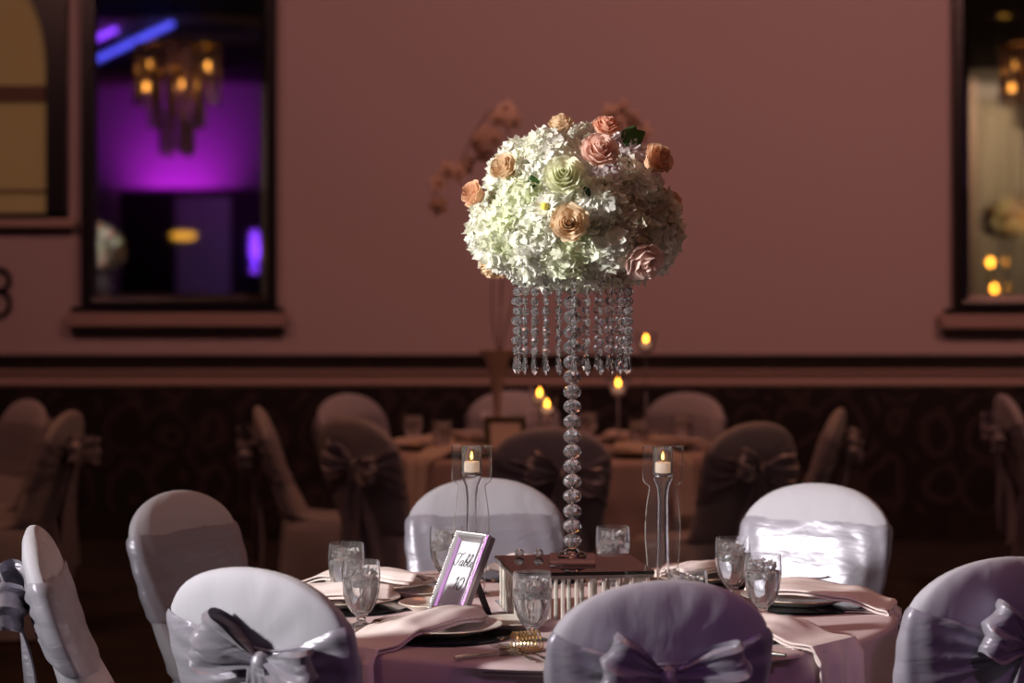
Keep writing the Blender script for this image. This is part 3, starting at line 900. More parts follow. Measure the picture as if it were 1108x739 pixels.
def stand(loc, label, z_under=.665):
    """crystal ball stem; loc on the mirror box top; z_under = height of the plate that carries the flowers"""
    t = thing('crystal_stand', label, 'centrepiece stand', loc)
    obj('square_foot', box(-.055, .055, -.055, .055, 0.0, .012, .002), 'glass', t, smooth=False)
    obj('round_foot', lathe([(.035, .0125), (.035, .018), (.020, .024), (.012, .030)], 24), 'glass', t, smooth=False)
    obj('metal_core', tube([(0, 0, .02), (0, 0, z_under - .01)], .0022, 8), 'steel', t)
    bm_ = None
    n = 18; z0 = .030 + .018
    step = (z_under - .012 - z0) / (n - .4)
    for k in range(n):
        if bm_ is None:
            o = obj('crystal_ball', facet_ball(.0228, .80), 'crystal', t, smooth=False); bm_ = o.data
        else: o = obj('crystal_ball', bm_, None, t)
        o.location = (0, 0, z0 + step * k); o.rotation_euler = (0, 0, .37 * k)
        o.name = 'crystal_ball'
    obj('top_plate', lathe([(.001, z_under - .008), (.141, z_under - .008), (.143, z_under - .004), (.141, z_under - .001), (.001, z_under - .001)], 40), 'steel', t)
    sm_ = dm_ = None
    NS = 26
    zt = z_under - .009
    sp = .0237
    strand_parts = []
    for q in range(8):
        zc = -.010 - sp * q
        # octagon bead: thick faceted lens
        g = []
        bead = ([], [])
        V, F = [], []
        for (rad, y) in ((.0060, -.0048), (.0108, 0), (.0060, .0048)):
            for i in range(8):
                a = 2 * pi * (i + .5) / 8
                V.append((rad * cos(a), y, zc + rad * sin(a)))
        F += [tuple(range(8)), tuple(reversed(range(16, 24)))]
        for j in range(2):
            for i in range(8):
                k = (i + 1) % 8
                F.append((j * 8 + k, j * 8 + i, (j + 1) * 8 + i, (j + 1) * 8 + k))
        bg = (V, F)
        if q % 2: bg = ([(x * .75 + (y) * .66, y * .75 - x * .66, z) for x, y, z in V], F)
        strand_parts.append(bg)
    links = []
    for q in range(9):
        zc = -.010 - sp * q + sp / 2
        links.append(tube([(.0022 * cos(a), 0, min(zc + .0036 * sin(a), 0)) for a in [2 * pi * i / 8 for i in range(8)]], .0006, 5, True))
    dz = -.010 - sp * 7 - sp / 2 - .003
    # drop pendant
    rows = [(.0015, 0), (.0055, -.006), (.0050, -.012), (.0085, -.026), (.0075, -.031), (.0006, -.041)]
    drop = lathe([(r, z) for r, z in rows], 8)
    for k in range(NS):
        a = 2 * pi * k / NS + .12
        if sm_ is None:
            o = obj('crystal_strand', merge(*strand_parts), 'crystal', t, smooth=False); sm_ = o.data
            dd = obj('crystal_drop', drop, 'crystal', o, (0, 0, dz), smooth=False); dm_ = dd.data
            ll = obj('wire_links', merge(*links), 'steel', o); lm_ = ll.data
        else:
            o = obj('crystal_strand', sm_, None, t); obj('crystal_drop', dm_, None, o, (0, 0, dz)); obj('wire_links', lm_, None, o)
        o.location = (.1385 * cos(a), .1385 * sin(a), zt); o.rotation_euler = (0, 0, a + random.uniform(-.6, .6))
    return t

def mirror_box(loc, rz, label):
    t = thing('mirrored_riser', label, 'centrepiece riser', loc, rz)
    W, D, H = .335, .33, .115
    hw, hd = W / 2, D / 2
    obj('mirror_base', box(-hw, hw, -hd, hd, 0, .006, .001), 'mirror', t, smooth=False)
    obj('mirror_top', merge(box(-hw, hw, -hd, hd, H - .008, H, .0015)), 'riser_top', t, smooth=False)
    obj('top_rim', merge(box(-hw + .004, hw - .004, -hd + .002, -hd + .006, H - .016, H - .0085), box(-hw + .004, hw - .004, hd - .006, hd - .002, H - .016, H - .0085), box(-hw + .002, -hw + .006, -hd + .007, hd - .007, H - .016, H - .0085), box(hw - .006, hw - .002, -hd + .007, hd - .007, H - .016, H - .0085)), 'steel', t, smooth=False)
    bm_ = None
    n = 10
    for side in range(4):
        nn_ = 6 if side == 3 else n
        for k in range(nn_):
            s = -1 + 2 * (k + .5) / nn_
            wide = (side == 3)
            if side == 0: x, y = s * hw * .97, -hd + .012
            elif side == 2: x, y = s * hw * .97, hd - .012
            elif side == 1: x, y = hw - .012, s * hd * .9
            else: x, y = -hw + .012, s * hd * .9
            g = .0052
            if bm_ is None:
                o = obj('glass_rod', merge(([(g * cos(a), g * .7 * sin(a), z) for z in (.0065, H - .0165) for a in [2 * pi * i / 6 for i in range(6)]], [tuple(reversed(range(6))), tuple(range(6, 12))] + [(i, (i + 1) % 6, 6 + (i + 1) % 6, 6 + i) for i in range(6)])), 'rodglass', t, smooth=False); bm_ = o.data
            else: o = obj('glass_rod', bm_, None, t)
            o.location = (x, y, 0)
            if wide: o.scale = (1, 1.7 if k % 2 else 2.6, 1)
    return t
M['rodglass'] = mat('bright_glass_rod', (0.9, 0.85, 0.78), 0.08, 0.35, 0.35, 1.5, spec=1.0)
M['riser_top'] = mat('dark_mirror_top', (0.13, 0.15, 0.14), 0.03, 1.0)

TZ = .7625
BZ = TZ + .115
SX, SY = .146, 5.53
ZU = 1.572
mirror_box((.146, 5.49, TZ), radians(8), 'square mirror-topped riser with glass rods under the near centrepiece')
st1 = stand((SX, SY, BZ + .0005), 'tall crystal ball stem with hanging crystal strands under the near flowers', ZU - BZ)
bq1 = bouquet((SX + .008, SY, 1.538), 'large dome of white hydrangeas and peach roses in the centre')

# second centrepiece, off frame at the left, seen in the left mirror
EX, EY = -3.80, 5.5
round_table(EX, EY, .78, 'round banquet table under the off-frame left cloth')
dent_cloth(EX, EY, .78, [], 5, label='blush tablecloth under the centrepiece reflected in the left mirror')
BXT = tree([o for o in bpy.data.objects if o.name.startswith('mirrored_riser')][0])
dup(BXT, (EX, EY, TZ), .2, label='square mirrored riser of the centrepiece reflected in the left mirror')
ST = tree(st1); BT = tree(bq1)
dup(ST, (EX, EY, BZ + .0005), 0, label='crystal strand stand reflected at the left of the left mirror')
dup(BT, (EX, EY, 1.538), 2.0, label='white flower dome reflected in the left edge of the left mirror')
# third: tall vase with flowers, right mirror
GX, GY = 4.98, 3.4
round_table(GX, GY, .78, 'round banquet table under the off-frame right cloth')
dent_cloth(GX, GY, .78, [], 6, label='blush tablecloth under the vase reflected in the right mirror')
t = thing('tall_vase', 'tall clear trumpet vase under the flowers reflected in the right mirror', 'vase', (GX, GY, TZ))
obj('vase_body', lathe([(.09, 0), (.085, .015), (.03, .05), (.022, .4), (.03, .75), (.075, 1.08), (.072, 1.08), (.026, .75), (.018, .4), (.02, .07), (.001, .06)], 32), 'glass', t)
dup(BT, (GX, GY, TZ + 1.082), 1.0, label='amber lit flower dome reflected in the right mirror')

# ------------------------------------------------------------------ candle holders
def candle_holder(loc, rz, label):
    t = thing('candle_holder', label, 'candle holder', loc, rz, 'tall clear candle holders on the near table')
    H = .375
    obj('holder_foot', lathe([(.001, 0), (.045, 0), (.045, .004), (.02, .008), (.001, .009)], 32), 'acrylic', t)
    # flared centre tube
    pr = [(.015, .0095), (.016, .06), (.014, .15), (.013, .24), (.016, .272), (.026, .296)]
    inn = [(r - .0025, z) for r, z in reversed(pr)]
    obj('centre_tube', lathe(pr + inn + [(.0125, .0096)], 32, cap=False), 'acrylic', t)
    # panel outline (one flat clear sheet on each side of the tube)
    zs = [.010, .05, .10, .15, .20, .25, .268, .276, .284, .292, .374]
    xs = [.031, .036, .041, .044, .043, .037, .034, .036, .046, .050, .050]
    pts = catmull([(x, 0, z) for x, z in zip(xs[:-1], zs[:-1])], 4) + [Vector((xs[-1], 0, zs[-1]))]
    for s in (-1, 1):
        inner = []
        for p in pts:
            z = p.z
            xi = .0175 if z < .265 else (.0175 + (.030 - .0175) * sm(.262, .298, z))
            inner.append((xi, z))
        poly = [(s * p.x, p.z) for p in pts] + [(s * x, z) for x, z in reversed(inner)]
        if s < 0: poly = list(reversed(poly))
        obj('side_panel', prism_extrude(poly, -.0016, .0016), 'acrylic', t, smooth=False)
        obj('edge_glint_rod', tube([(s * p.x, 0, p.z) for p in pts] + [(s * .031, 0, .3742)], .0011, 8), 'edge', t)  # added rod, imitates the bright reflection along the sheet edge
    # glass cup
    zc = .2985
    obj('glass_cup', lathe([(.001, zc), (.022, zc), (.0255, zc + .004), (.0258, zc + .073), (.0245, zc + .0745), (.0232, zc + .073), (.0230, zc + .010), (.001, zc + .009)], 32), 'goblet_glass', t)
    return t
M['edge'] = mat('painted_edge_glint', (0.75, 0.70, 0.68), 0.15, 0.2, 0.5, 1.45, spec=1.0)  # pale colour stands in for light caught by the acrylic edge

def tealight(loc, label, group=None):
    t = thing('votive_candle', label, 'candle', loc, 0, group)
    obj('wax', lathe([(.001, 0), (.019, 0), (.0195, .002), (.0195, .024), (.0185, .026), (.006, .0245), (.001, .024)], 24), 'wax', t)
    obj('wick', tube([(0, 0, .024), (.0008, 0, .032)], .0007, 6), 'ink', t)
    obj('flame', lathe([(.0003, .031), (.0030, .035), (.0034, .039), (.0022, .045), (.0003, .051)], 12), 'flame', t)
    return t
ch_a = candle_holder((.380, 5.75, TZ), .06, 'tall clear candle holder right of the crystal stem')
HT = tree(ch_a)
dup(HT, (-.102, 5.77, TZ), -.10, label='tall clear candle holder left of the stem, behind the table number frame')
tl = tealight((.380, 5.75, TZ + .3085), 'white lit votive candle in the right candle holder')
dup(tree(tl), (-.102, 5.77, TZ + .3085), 1.0, label='white lit votive candle in the left candle holder')

# ------------------------------------------------------------------ goblets
def goblet_proto():
    t = thing('water_goblet', 'x', 'goblet', (0, 0, 0))
    outp = [(.001, 0), (.034, 0), (.035, .002), (.030, .005), (.014, .009), (.0105, .014), (.0115, .021), (.0135, .026), (.024, .036), (.035, .053), (.0415, .075), (.0440, .100), (.0442, .120), (.0432, .140), (.0422, .1515)]
    inn = [(.0410, .1515), (.0419, .140), (.0427, .120), (.0424, .100), (.0396, .075), (.033, .055), (.021, .0395), (.010, .033), (.001, .0315)]
    obj('goblet_glass', lathe(outp + inn, 48, ribs=12, ribamp=.06, ribrange=(.03, .10), cap=False), 'goblet_glass', t)
    wat = [(.001, .0318), (.0095, .0335), (.0205, .040), (.0320, .0555), (.0375, .075), (.0405, .100), (.0412, .112), (.001, .112)]
    obj('water', lathe(wat, 32, cap=False), 'water', t)
    rr = random.Random(4)
    parts = []
    for k in range(80):
        z = rr.uniform(.092, .138); rad = .035 * sqrt(rr.random()); a = rr.uniform(0, 6.28); s = rr.uniform(.0022, .0048)
        g = box(-s, s, -s, s, -s, s, s * .35)
        parts.append(xf(g, (rad * cos(a), rad * sin(a), z), (rr.uniform(0, 3), rr.uniform(0, 3), rr.uniform(0, 3))))
    obj('crushed_ice', merge(*parts), 'ice', t, kind='stuff')
    return t
gb = goblet_proto(); GT = tree(gb)
gpos = [(-.405, 5.58, 'iced water goblet at far left, behind the other left goblet'),
        (-.347, 5.25, 'iced water goblet at front left, left of the table number frame'),
        (.045, 5.06, 'iced water goblet right of the table number frame, nearest the camera'),
        (-.170, 5.93, 'water goblet half hidden behind the table number frame'),
        (.262, 5.93, 'water goblet behind the mirrored riser, right of the crystal stem'),
        (.550, 5.69, 'iced water goblet on the right side, the left and farther of the pair'),
        (.590, 5.37, 'iced water goblet on the right side, the right and nearer of the pair'),
        (.392, 5.09, 'water goblet whose rim peeks over the front centre chair')]
for i, (x, y, lab) in enumerate(gpos):
    if i == 0:
        gb.location = (x, y, TZ); props(gb, lab, None, 'goblets on the near table')
    else: dup(GT, (x, y, TZ), i * .7, lab, 'goblets on the near table')

# ------------------------------------------------------------------ place settings
def plate_geo(R): return lathe([(.001, .002), (R * .6, .0), (R * .62, .002), (R * .97, .017), (R, .019), (R * .985, .021), (R * .64, .0075), (.001, .006)], 48, cap=False)
def charger_geo(R): return lathe([(.001, 0), (R * .98, 0), (R, .003), (R * .98, .006), (.001, .006)], 48, cap=False)
def napkin_geo(dist_edge, hang, hw, seed, start=-.12, wob=1.0):
    """local +Y points outward to the table edge; origin at the plate centre, z=0 at the cloth"""
    rr = random.Random(seed); p = rr.uniform(0, 6)
    Lh = hang
    total = (dist_edge - start) + Lh
    def path(s):
        if s < dist_edge - start:
            y = start + s
            d = abs(y)
            z = .036 + .012 * exp(-((y + .02) / .08) ** 2)
            out_ = sm(.125, .22, y)
            z = z * (1 - out_) + .0045 * out_
            return y, z
        k = s - (dist_edge - start)
        if k < .02:
            q = k / .02 * pi / 2
            return dist_edge + .0127 * sin(q), .0045 - .0127 * (1 - cos(q))
        return dist_edge + .0127 + .02 * (k - .02), .0045 - .0127 - (k - .02)
    nl = 44
    def surf(dz, shrink, s0):
        def fn(u, v):
            s = s0 + (total - s0) * v
            y, z = path(s)
            t_ = 2 * u - 1
            on = 1 - sm(.1, .2, abs(y))
            w_ = hw * shrink * (1 - .35 * exp(-((s) / .035) ** 2)) * (1 - .06 * sin(v * 5 + p))
            x = t_ * w_ + .012 * sin(v * 4 + p) * wob
            z2 = z + dz + on * .006 * cos(t_ * 3 + p) - on * .010 * t_ * t_ + .002 * sin(t_ * 9 + v * 12) * on
            yy = y + (.010 * sin(t_ * 6 + p) * sm(dist_edge, dist_edge + .03, y + .0001) if z < -.01 else 0)
            if z < -.02: yy = y + .008 * (1 + sin(t_ * 7 + p))
            return (x, yy, z2)
        return grid(fn, 20, nl)
    top = surf(.007, 1.0, 0)
    bot = surf(-.002, .97, .012)
    return merge(top, (bot[0], [tuple(reversed(f)) for f in bot[1]]))

def setting(ang_deg, r, who, hang=.0, hw=.075, seed=1, nyaw=0.0, start=-.12, charger=True, table=(AX, AY), R=RA, group='near table', zt=TZ, wob=1.0, edge=None):
    a = radians(ang_deg)
    x, y = table[0] + r * cos(a), table[1] + r * sin(a)
    z = zt
    if charger:
        o = obj('charger_plate', charger_geo(.165), 'charger', None, (x, y, z), label='round black glass charger ' + who, cat='charger plate', group='chargers on the ' + group)
        z += .0065
    t = thing('dinner_plate', 'cream dinner plate ' + who, 'plate', (x, y, z), 0, 'plates on the ' + group)
    obj('plate_dish', plate_geo(.14), 'plate', t)
    obj('rim_band', lathe([(.1378, .0190), (.1400, .0196), (.1405, .0188)], 48, cap=False), 'plate_rim', t, label='thin gold rim band')
    de = (R - r) if edge is None else edge
    n = obj('napkin', napkin_geo(de, hang, hw, seed, start, wob) if hang > 0 else napkin_geo(.15, .0205, hw, seed, start, wob), 'napkin', None, (x, y, zt), (0, 0, a - pi / 2 + nyaw), label='folded blush napkin ' + who, cat='napkin', group='napkins on the ' + group)
    md = n.modifiers.new('cloth', 'SOLIDIFY'); md.thickness = .0035; md.offset = 0
    return x, y

setting(233, .50, 'at the front left setting, its cloth falling over the table edge', .34, .075, 1, -.05)
setting(178, .55, 'at the left setting behind the front left goblet', .20, .07, 2)
setting(148, .56, 'at the far left setting near the empty chair', .20, .07, 3)
setting(313, .52, 'at the front right setting, its cloth hanging down the table side', .36, .085, 4, .12)
setting(5, .56, 'at the right setting in front of the bright chair', .05, .11, 5, -.35)
setting(52, .56, 'at the back right setting behind the goblet pair', .20, .07, 6)
setting(97, .56, 'at the back setting beyond the riser', .15, .07, 7)

# small side plates
def side_plate(x, y, R, lab):
    t = thing('side_plate', lab, 'plate', (x, y, TZ), 0, 'side plates on the near table')
    obj('plate_dish', plate_geo(R), 'plate', t)
    obj('rim_band', lathe([(R * .984, .0192), (R, .0196), (R * 1.004, .0188)], 40, cap=False), 'plate_rim', t, label='thin gold rim band')
side_plate(-.225, 5.70, .075, 'small gold rimmed side plate left of the table number frame, farther one')
side_plate(-.190, 5.50, .085, 'small cream side plate left of the table number frame, nearer one')
side_plate(.000, 5.225, .080, 'small cream side plate between the number frame and the near goblet')
side_plate(.455, 5.46, .075, 'small cream side plate right of the mirrored riser')

# ------------------------------------------------------------------ cutlery
def fork_parts(t):
    h = grid(lambda u, v: ((.0035 + .0035 * sm(.4, 0, v)) * (2 * u - 1), .115 * v, .004 + .004 * sin(pi * v)), 4, 12)
    obj('fork_handle', h, 'steel', t)
    hd = grid(lambda u, v: ((2 * u - 1) * (.003 + .009 * sm(0, .7, v)), .115 + .03 * v, .004 + .004 * v * v), 6, 6)
    tn = [grid(lambda u, v, i=i: (-.0105 + .007 * i + .0018 * (2 * u - 1) * (1 - .4 * v), .145 + .045 * v, .008 + .008 * v * v - .006 * v), 2, 6) for i in range(4)]
    obj('fork_head', merge(hd, *tn), 'steel', t)
def knife_parts(t):
    obj('knife_handle', tube([(0, 0, .005), (0, .03, .0052), (0, .10, .005)], [.005, .0055, .004], 10), 'steel', t)
    obj('knife_blade', ([(-.001, .10, .001), (.006, .11, .001), (.009, .16, .001), (.004, .215, .001), (-.001, .22, .001), (-.001, .10, .004), (.005, .11, .003), (.007, .16, .003), (.003, .213, .003), (-.001, .218, .004)], [(0, 4, 3, 2, 1), (5, 6, 7, 8, 9)] + [(i, (i + 1) % 5, 5 + (i + 1) % 5, 5 + i) for i in range(5)]), 'steel', t, smooth=False)
def spoon_parts(t):
    h = grid(lambda u, v: ((.003 + .0035 * sm(.4, 0, v)) * (2 * u - 1), .12 * v, .004 + .004 * sin(pi * v)), 4, 12)
    obj('spoon_handle', h, 'steel', t)
    obj('spoon_bowl', grid(lambda u, v: ((2 * u - 1) * .017 * sqrt(max(0, 1 - (2 * v - 1) ** 2)), .12 + .052 * v, .008 - .006 * (1 - (2 * v - 1) ** 2) * (1 - (2 * u - 1) ** 2)), 8, 10), 'steel', t)
PR = {}
for nm, fn in (('dinner_fork', fork_parts), ('dinner_knife', knife_parts), ('tea_spoon', spoon_parts)):
    t = thing(nm, 'x', nm.split('_')[1], (0, 0, 0), 0, 'cutlery on the near table'); fn(t)
    for c in kids(t):
        if 'knife' not in c.name and 'knife' not in nm:
            md = c.modifiers.new('metal', 'SOLIDIFY'); md.thickness = .0012; md.offset = 0
    PR[nm] = [t, tree(t), False]
def cut(nm, px, py, rz, lab, dz=.0):
    u = (py - 284) / (1.6 - TZ); Y = 2470 / u; X = (px - 554) / u
    t, tr_, used = PR[nm]
    loc = (X, Y, TZ + .001 + dz)
    if not used:
        t.location = loc; t.rotation_euler = (0, 0, rz); t['label'] = lab; PR[nm][2] = True
    else: dup(tr_, loc, rz, lab)
cut('dinner_knife', 492, 715, radians(-62), 'steel knife lying at the front table edge, pointing to the gold coil')
cut('dinner_fork', 372, 684, radians(-30), 'fork at the left setting beside the front left goblet foot')
cut('dinner_fork', 385, 684, radians(-30), 'second fork at the left setting, nearer the goblet foot')
cut('dinner_fork', 405, 628, radians(-70), 'fork behind the left goblets at the far left setting')
cut('dinner_knife', 402, 634, radians(-72), 'knife behind the left goblets, nearer the side plates')
cut('dinner_fork', 893, 664, radians(35), 'fork leaning on the right setting charger')
cut('dinner_knife', 872, 634, radians(65), 'knife in front of the bright chair on the right')
cut('tea_spoon', 880, 638, radians(70), 'spoon in front of the bright chair on the right')
cut('dinner_fork', 828, 632, radians(-70), 'fork below the bright chair beside the goblet pair')
cut('dinner_knife', 962, 665, radians(80), 'knife at the right edge of the near table')
cut('tea_spoon', 868, 706, radians(58), 'spoon at the front right table edge under the hanging napkin')
cut('dinner_knife', 850, 712, radians(56), 'knife at the front right table edge beside a spoon')
cut('dinner_fork', 592, 716, radians(30), 'fork held in the gold coil, nearer the chair')
cut('dinner_fork', 577, 717, radians(26), 'fork held in the gold coil, at its left')
# gold coil
co = []
for k in range(7 * 16 + 1):
    a = 2 * pi * k / 16
    co.append((.0225 * cos(a) * .95, -.029 + .058 * k / (7 * 16), .0205 + .0195 * sin(a)))
u = (704 - 284) / (1.6 - TZ)
t = thing('napkin_ring', 'gold wire coil napkin ring round two forks at the table edge', 'napkin ring', ((571 - 554) / u, 2470 / u, TZ + .0015), radians(-68))
obj('wire_coil', tube(co, .0021, 6), 'gold', t)
obj('end_band', tube([(.0225 * .95 * cos(a), -.031, .0205 + .0195 * sin(a)) for a in [2 * pi * k / 24 for k in range(24)]], .0014, 6, True), 'gold', t)

# little crystal balls on the riser
for px, py, lab in ((562, 601, 'small round crystal on the riser, left of its pair'), (583, 600, 'small round crystal on the riser, nearer the stem')):
    Z_ = BZ + .009
    u = 2470 / 5.60
    t = obj('crystal_bead', facet_ball(.0125, .8), 'crystal', None, ((px - 554) / u, 5.60, BZ + .0102), label=lab, cat='crystal', group='loose crystals on the riser', smooth=False)

# ------------------------------------------------------------------ table number frame
FW, FH = .112, .207
t = thing('table_number_frame', 'leaning silver photo frame with a Table 10 card', 'photo frame', (-.155, 5.345, TZ + .009), 0, rot=(radians(-27), 0, radians(-48)))
bw = .022
def moulding():
    prof = [(0, 0), (0, -.010), (.003, -.014), (.007, -.012), (.011, -.016), (.016, -.013), (.020, -.007), (bw, -.005), (bw, 0)]
    cor = [(-FW / 2, 0, 1, 1), (FW / 2, 0, -1, 1), (FW / 2, FH, -1, -1), (-FW / 2, FH, 1, -1)]
    V, F = [], []
    for x, z, sx, sz in cor:
        for d, y in prof: V.append((x + sx * d, y, z + sz * d))
    n = len(prof)
    for c in range(4):
        e = (c + 1) % 4
        for i in range(n - 1):
            F.append((c * n + i, e * n + i, e * n + i + 1, c * n + i + 1))
    return V, F
obj('frame_moulding', moulding(), 'silver', t, smooth=False)
beads = []
for k in range(22): beads.append(sphere(.0026, 8, 6, (-FW / 2 + .003 + (FW - .006) * k / 21, -.0145, FH - .003)))
for k in range(34):
    for s in (-1, 1): beads.append(sphere(.0024, 8, 6, (s * (FW / 2 - .003), -.0145, .003 + (FH - .006) * k / 33)))
obj('beaded_edge', merge(*beads), 'silver', t, kind='stuff')
obj('frame_body', box(-FW / 2, FW / 2, .0003, .015, 0, FH, .001), 'silverside', t, smooth=False)
cd = obj('card', box(-FW / 2 + bw - .001, FW / 2 - bw + .001, -.0045, .0001, bw - .001, FH - bw + .001), 'card', t, label='white card lettered in black script')
cd.data.polygons.foreach_set('use_smooth', [False] * len(cd.data.polygons))
# script lettering, drawn as pen strokes in a 1-unit em
def strokes(lst, x, z, s, sh, r):
    parts = []
    for st_ in lst:
        P = catmull([((px + sh * pz) * s + x, -.0052, pz * s + z) for px, pz in st_], 6)
        n = len(P)
        parts.append(tube(P, [r * (.55 + .75 * abs(sin(2.2 * i / 6.0))) for i in range(n)], 6))
    return parts
LT = {
 'T': [[(-.05, .78), (.0, .9), (.12, .93), (.3, .88), (.5, .92), (.66, 1.02)], [(.38, .9), (.34, .6), (.30, .3), (.22, .06), (.08, .0), (-.04, .1), (.0, .22)]],
 'a': [[(.34, .36), (.22, .44), (.06, .34), (.02, .14), (.12, .0), (.26, .1), (.35, .40), (.32, .14), (.38, .0), (.5, .1)]],
 'b': [[(.0, .12), (.18, .5), (.26, .9), (.18, 1.02), (.1, .85), (.08, .3), (.14, .02), (.28, .04), (.36, .22), (.3, .4), (.2, .34), (.36, .34), (.46, .36)]],
 'l': [[(.0, .12), (.16, .5), (.24, .9), (.16, 1.02), (.08, .85), (.06, .3), (.12, .0), (.26, .1)]],
 'e': [[(.0, .1), (.2, .22), (.28, .36), (.18, .45), (.06, .3), (.06, .1), (.18, .0), (.36, .12)]],
 '1': [[(.02, .74), (.2, .98), (.2, .5), (.2, .0)]],
 '0': [[(.3, 1.0), (.1, .82), (.02, .45), (.12, .08), (.3, .0), (.48, .2), (.54, .58), (.45, .9), (.3, 1.0)]],
}
parts = []
cx = -.033
for c, adv in (('T', .60), ('a', .47), ('b', .44), ('l', .27), ('e', .38)):
    parts += strokes(LT[c], cx, .124, .0330 if c == 'T' else .031, .18, .0009)
    cx += adv * .0300
obj('card_lettering', merge(*parts), 'ink', t, label='the word Table in script')
parts = strokes(LT['1'], -.010, .066, .031, .20, .0012) + strokes(LT['0'], .003, .066, .031, .20, .0012)
obj('card_number', merge(*parts), 'ink', t, label='the number 10')
obj('easel_leg', merge(xf(box(-.012, .012, -.0015, .0015, -.150, 0, .0008), (0, .0172, .135), (radians(52), 0, 0))), 'ink', t)
obj('easel_hinge', box(-.014, .014, .0152, .0190, .136, .146, .001), 'ink', t, smooth=False)

# ------------------------------------------------------------------ background table top
def bpx(px, d): return (px - 554) * d / 2470
gt2 = GT
for i, (x, y, lab) in enumerate(((bpx(478, 9.95), 9.95, 'blurred goblet on the middle background table, left of the candle holder'),
                                 (bpx(691, 10.0), 10.0, 'blurred goblet on the middle background table, right of the stemmed candle'),
                                 (bpx(447, 10.3), 10.3, 'blurred goblet on the middle background table, leftmost of them'),
                                 (bpx(738, 10.35), 10.35, 'blurred goblet on the middle background table, rightmost of them'),
                                 (bpx(636, 10.5), 10.5, 'blurred goblet behind the crystal stem on the background table'))):
    dup(gt2, (x, y, TZ), i, lab, 'goblets on the background table')
for i, (ang, who) in enumerate(((225, 'at the front left of the background table'), (315, 'at the front right of the background table'), (180, 'at the left side of the background table'), (0, 'at the right side of the background table'), (45, 'at the back right of the background table'), (135, 'at the back left of the background table'))):
    setting(ang, .54, who, .26 if i < 2 else .05, .075, 30 + i, table=(BX, BY), R=RB, group='background table')

# tall flared candle vases with floating candles
def flared_holder(x, y, ztop, rtop, lab, labc):
    h = ztop - TZ
    t = thing('stemmed_candle_vase', lab, 'candle vase', (x, y, TZ), 0, 'candle vases on the background table')
    obj('vase_foot', lathe([(.05, 0), (.048, .006), (.012, .014)], 24), 'glass', t)
    obj('vase_stem', tube([(0, 0, .0145), (0, 0, h - .101)], .006, 12), 'glass', t)
    obj('vase_bowl', lathe([(.008, h - .10), (.03, h - .085), (rtop, h), (rtop - .003, h), (.028, h - .08), (.002, h - .094)], 28, cap=False), 'glass', t)
    c = thing('floating_candle', labc, 'candle', (x, y, TZ + h - .068), 0, 'floating candles on the background table')
    obj('wax', lathe([(.001, 0), (.018, .0), (.026, .014), (.024, .022), (.001, .022)], 20, cap=False), 'wax', c)
    obj('flame', lathe([(.0005, .024), (.008, .030), (.010, .037), (.006, .047), (.0005, .058)], 12), 'flamebg', c)
flared_holder(bpx(669, 10.2), 10.2, 1.095, .062, 'clear flared candle vase right of the crystal stem in the background', 'lit floating candle just under the right crystal drops')
flared_holder(bpx(584, 10.1), 10.1, 1.055, .05, 'flared candle vase seen left of the crystal stem, taller one', 'lit floating candle left of the crystal stem, upper of two')
flared_holder(bpx(592, 9.95), 9.95, 1.015, .05, 'flared candle vase seen left of the crystal stem, lower one', 'lit floating candle left of the crystal stem, lower of two')
flared_holder(bpx(699, 10.35), 10.35, 1.285, .05, 'tallest flared candle vase, against the pink wall', 'lit floating candle alone against the pink wall right of the strands')

# background frame
t = thing('table_number_frame', 'dark green-gold photo frame blurred on the background table', 'photo frame', (bpx(547, 9.9), 9.9, TZ + .004), 0, rot=(radians(-12), 0, radians(4)))
obj('frame_moulding', merge(box(-.09, -.066, -.008, .008, 0, .165), box(.066, .09, -.008, .008, 0, .165), box(-.066, .066, -.008, .008, .141, .165), box(-.066, .066, -.008, .008, 0, .024)), 'olive', t, smooth=False) if False else None
M['olive'] = mat('antique_gold_frame', (0.10, 0.085, 0.04), 0.5, 0.3)
obj('frame_moulding', merge(box(-.09, -.066, -.008, .008, 0, .165), box(.066, .09, -.008, .008, 0, .165), box(-.066, .066, -.008, .008, .141, .165), box(-.066, .066, -.008, .008, 0, .024)), 'olive', t, smooth=False)
obj('card', box(-.067, .067, -.004, .006, .022, .143), 'napkin', t, smooth=False)
obj('easel_leg', xf(box(-.01, .01, -.001, .001, -.125, 0), (0, .010, .12), (radians(34), 0, 0)), 'ink', t, smooth=False)

# trumpet vase with orchid sprays
VX, VY = bpx(538, 10.35), 10.35
t = thing('trumpet_vase', 'tall frosted trumpet vase standing on the background table', 'vase', (VX, VY, TZ))
obj('vase_body', lathe([(.07, 0), (.066, .012), (.02, .05), (.018, .2), (.030, .31), (.055, .40), (.085, .44), (.082, .44), (.05, .395), (.025, .31), (.012, .2), (.001, .18)], 32, cap=False), 'frosted', t)
orc = thing('orchid_spray', 'faint pale orchid branches rising behind the white flower dome', 'orchids', (VX, VY, TZ + .2))
def orch(rr, s):
    parts = []
    for k in range(5):
        a = 2 * pi * k / 5 + pi / 2
        parts.append(grid(lambda u, v, a=a: (s * v * cos(a) - (u - .5) * s * .85 * sin(pi * min(1, v * .85 + .12)) * sin(a), .15 * s * v * v + .1 * s * abs(u - .5), s * v * sin(a) + (u - .5) * s * .85 * sin(pi * min(1, v * .85 + .12)) * cos(a)), 4, 6))
    parts.append(sphere(s * .22, 8, 6, (0, -s * .12, 0)))
    return merge(*parts)
rr = random.Random(11)
om = mesh_of('orchid_bloom', orch(rr, .052), 'orchid')
def P(px, py): return ((px - 554) * VY / 2470 - VX, 0, 1.6 - (py - 284) * VY / 2470 - (TZ + .2))
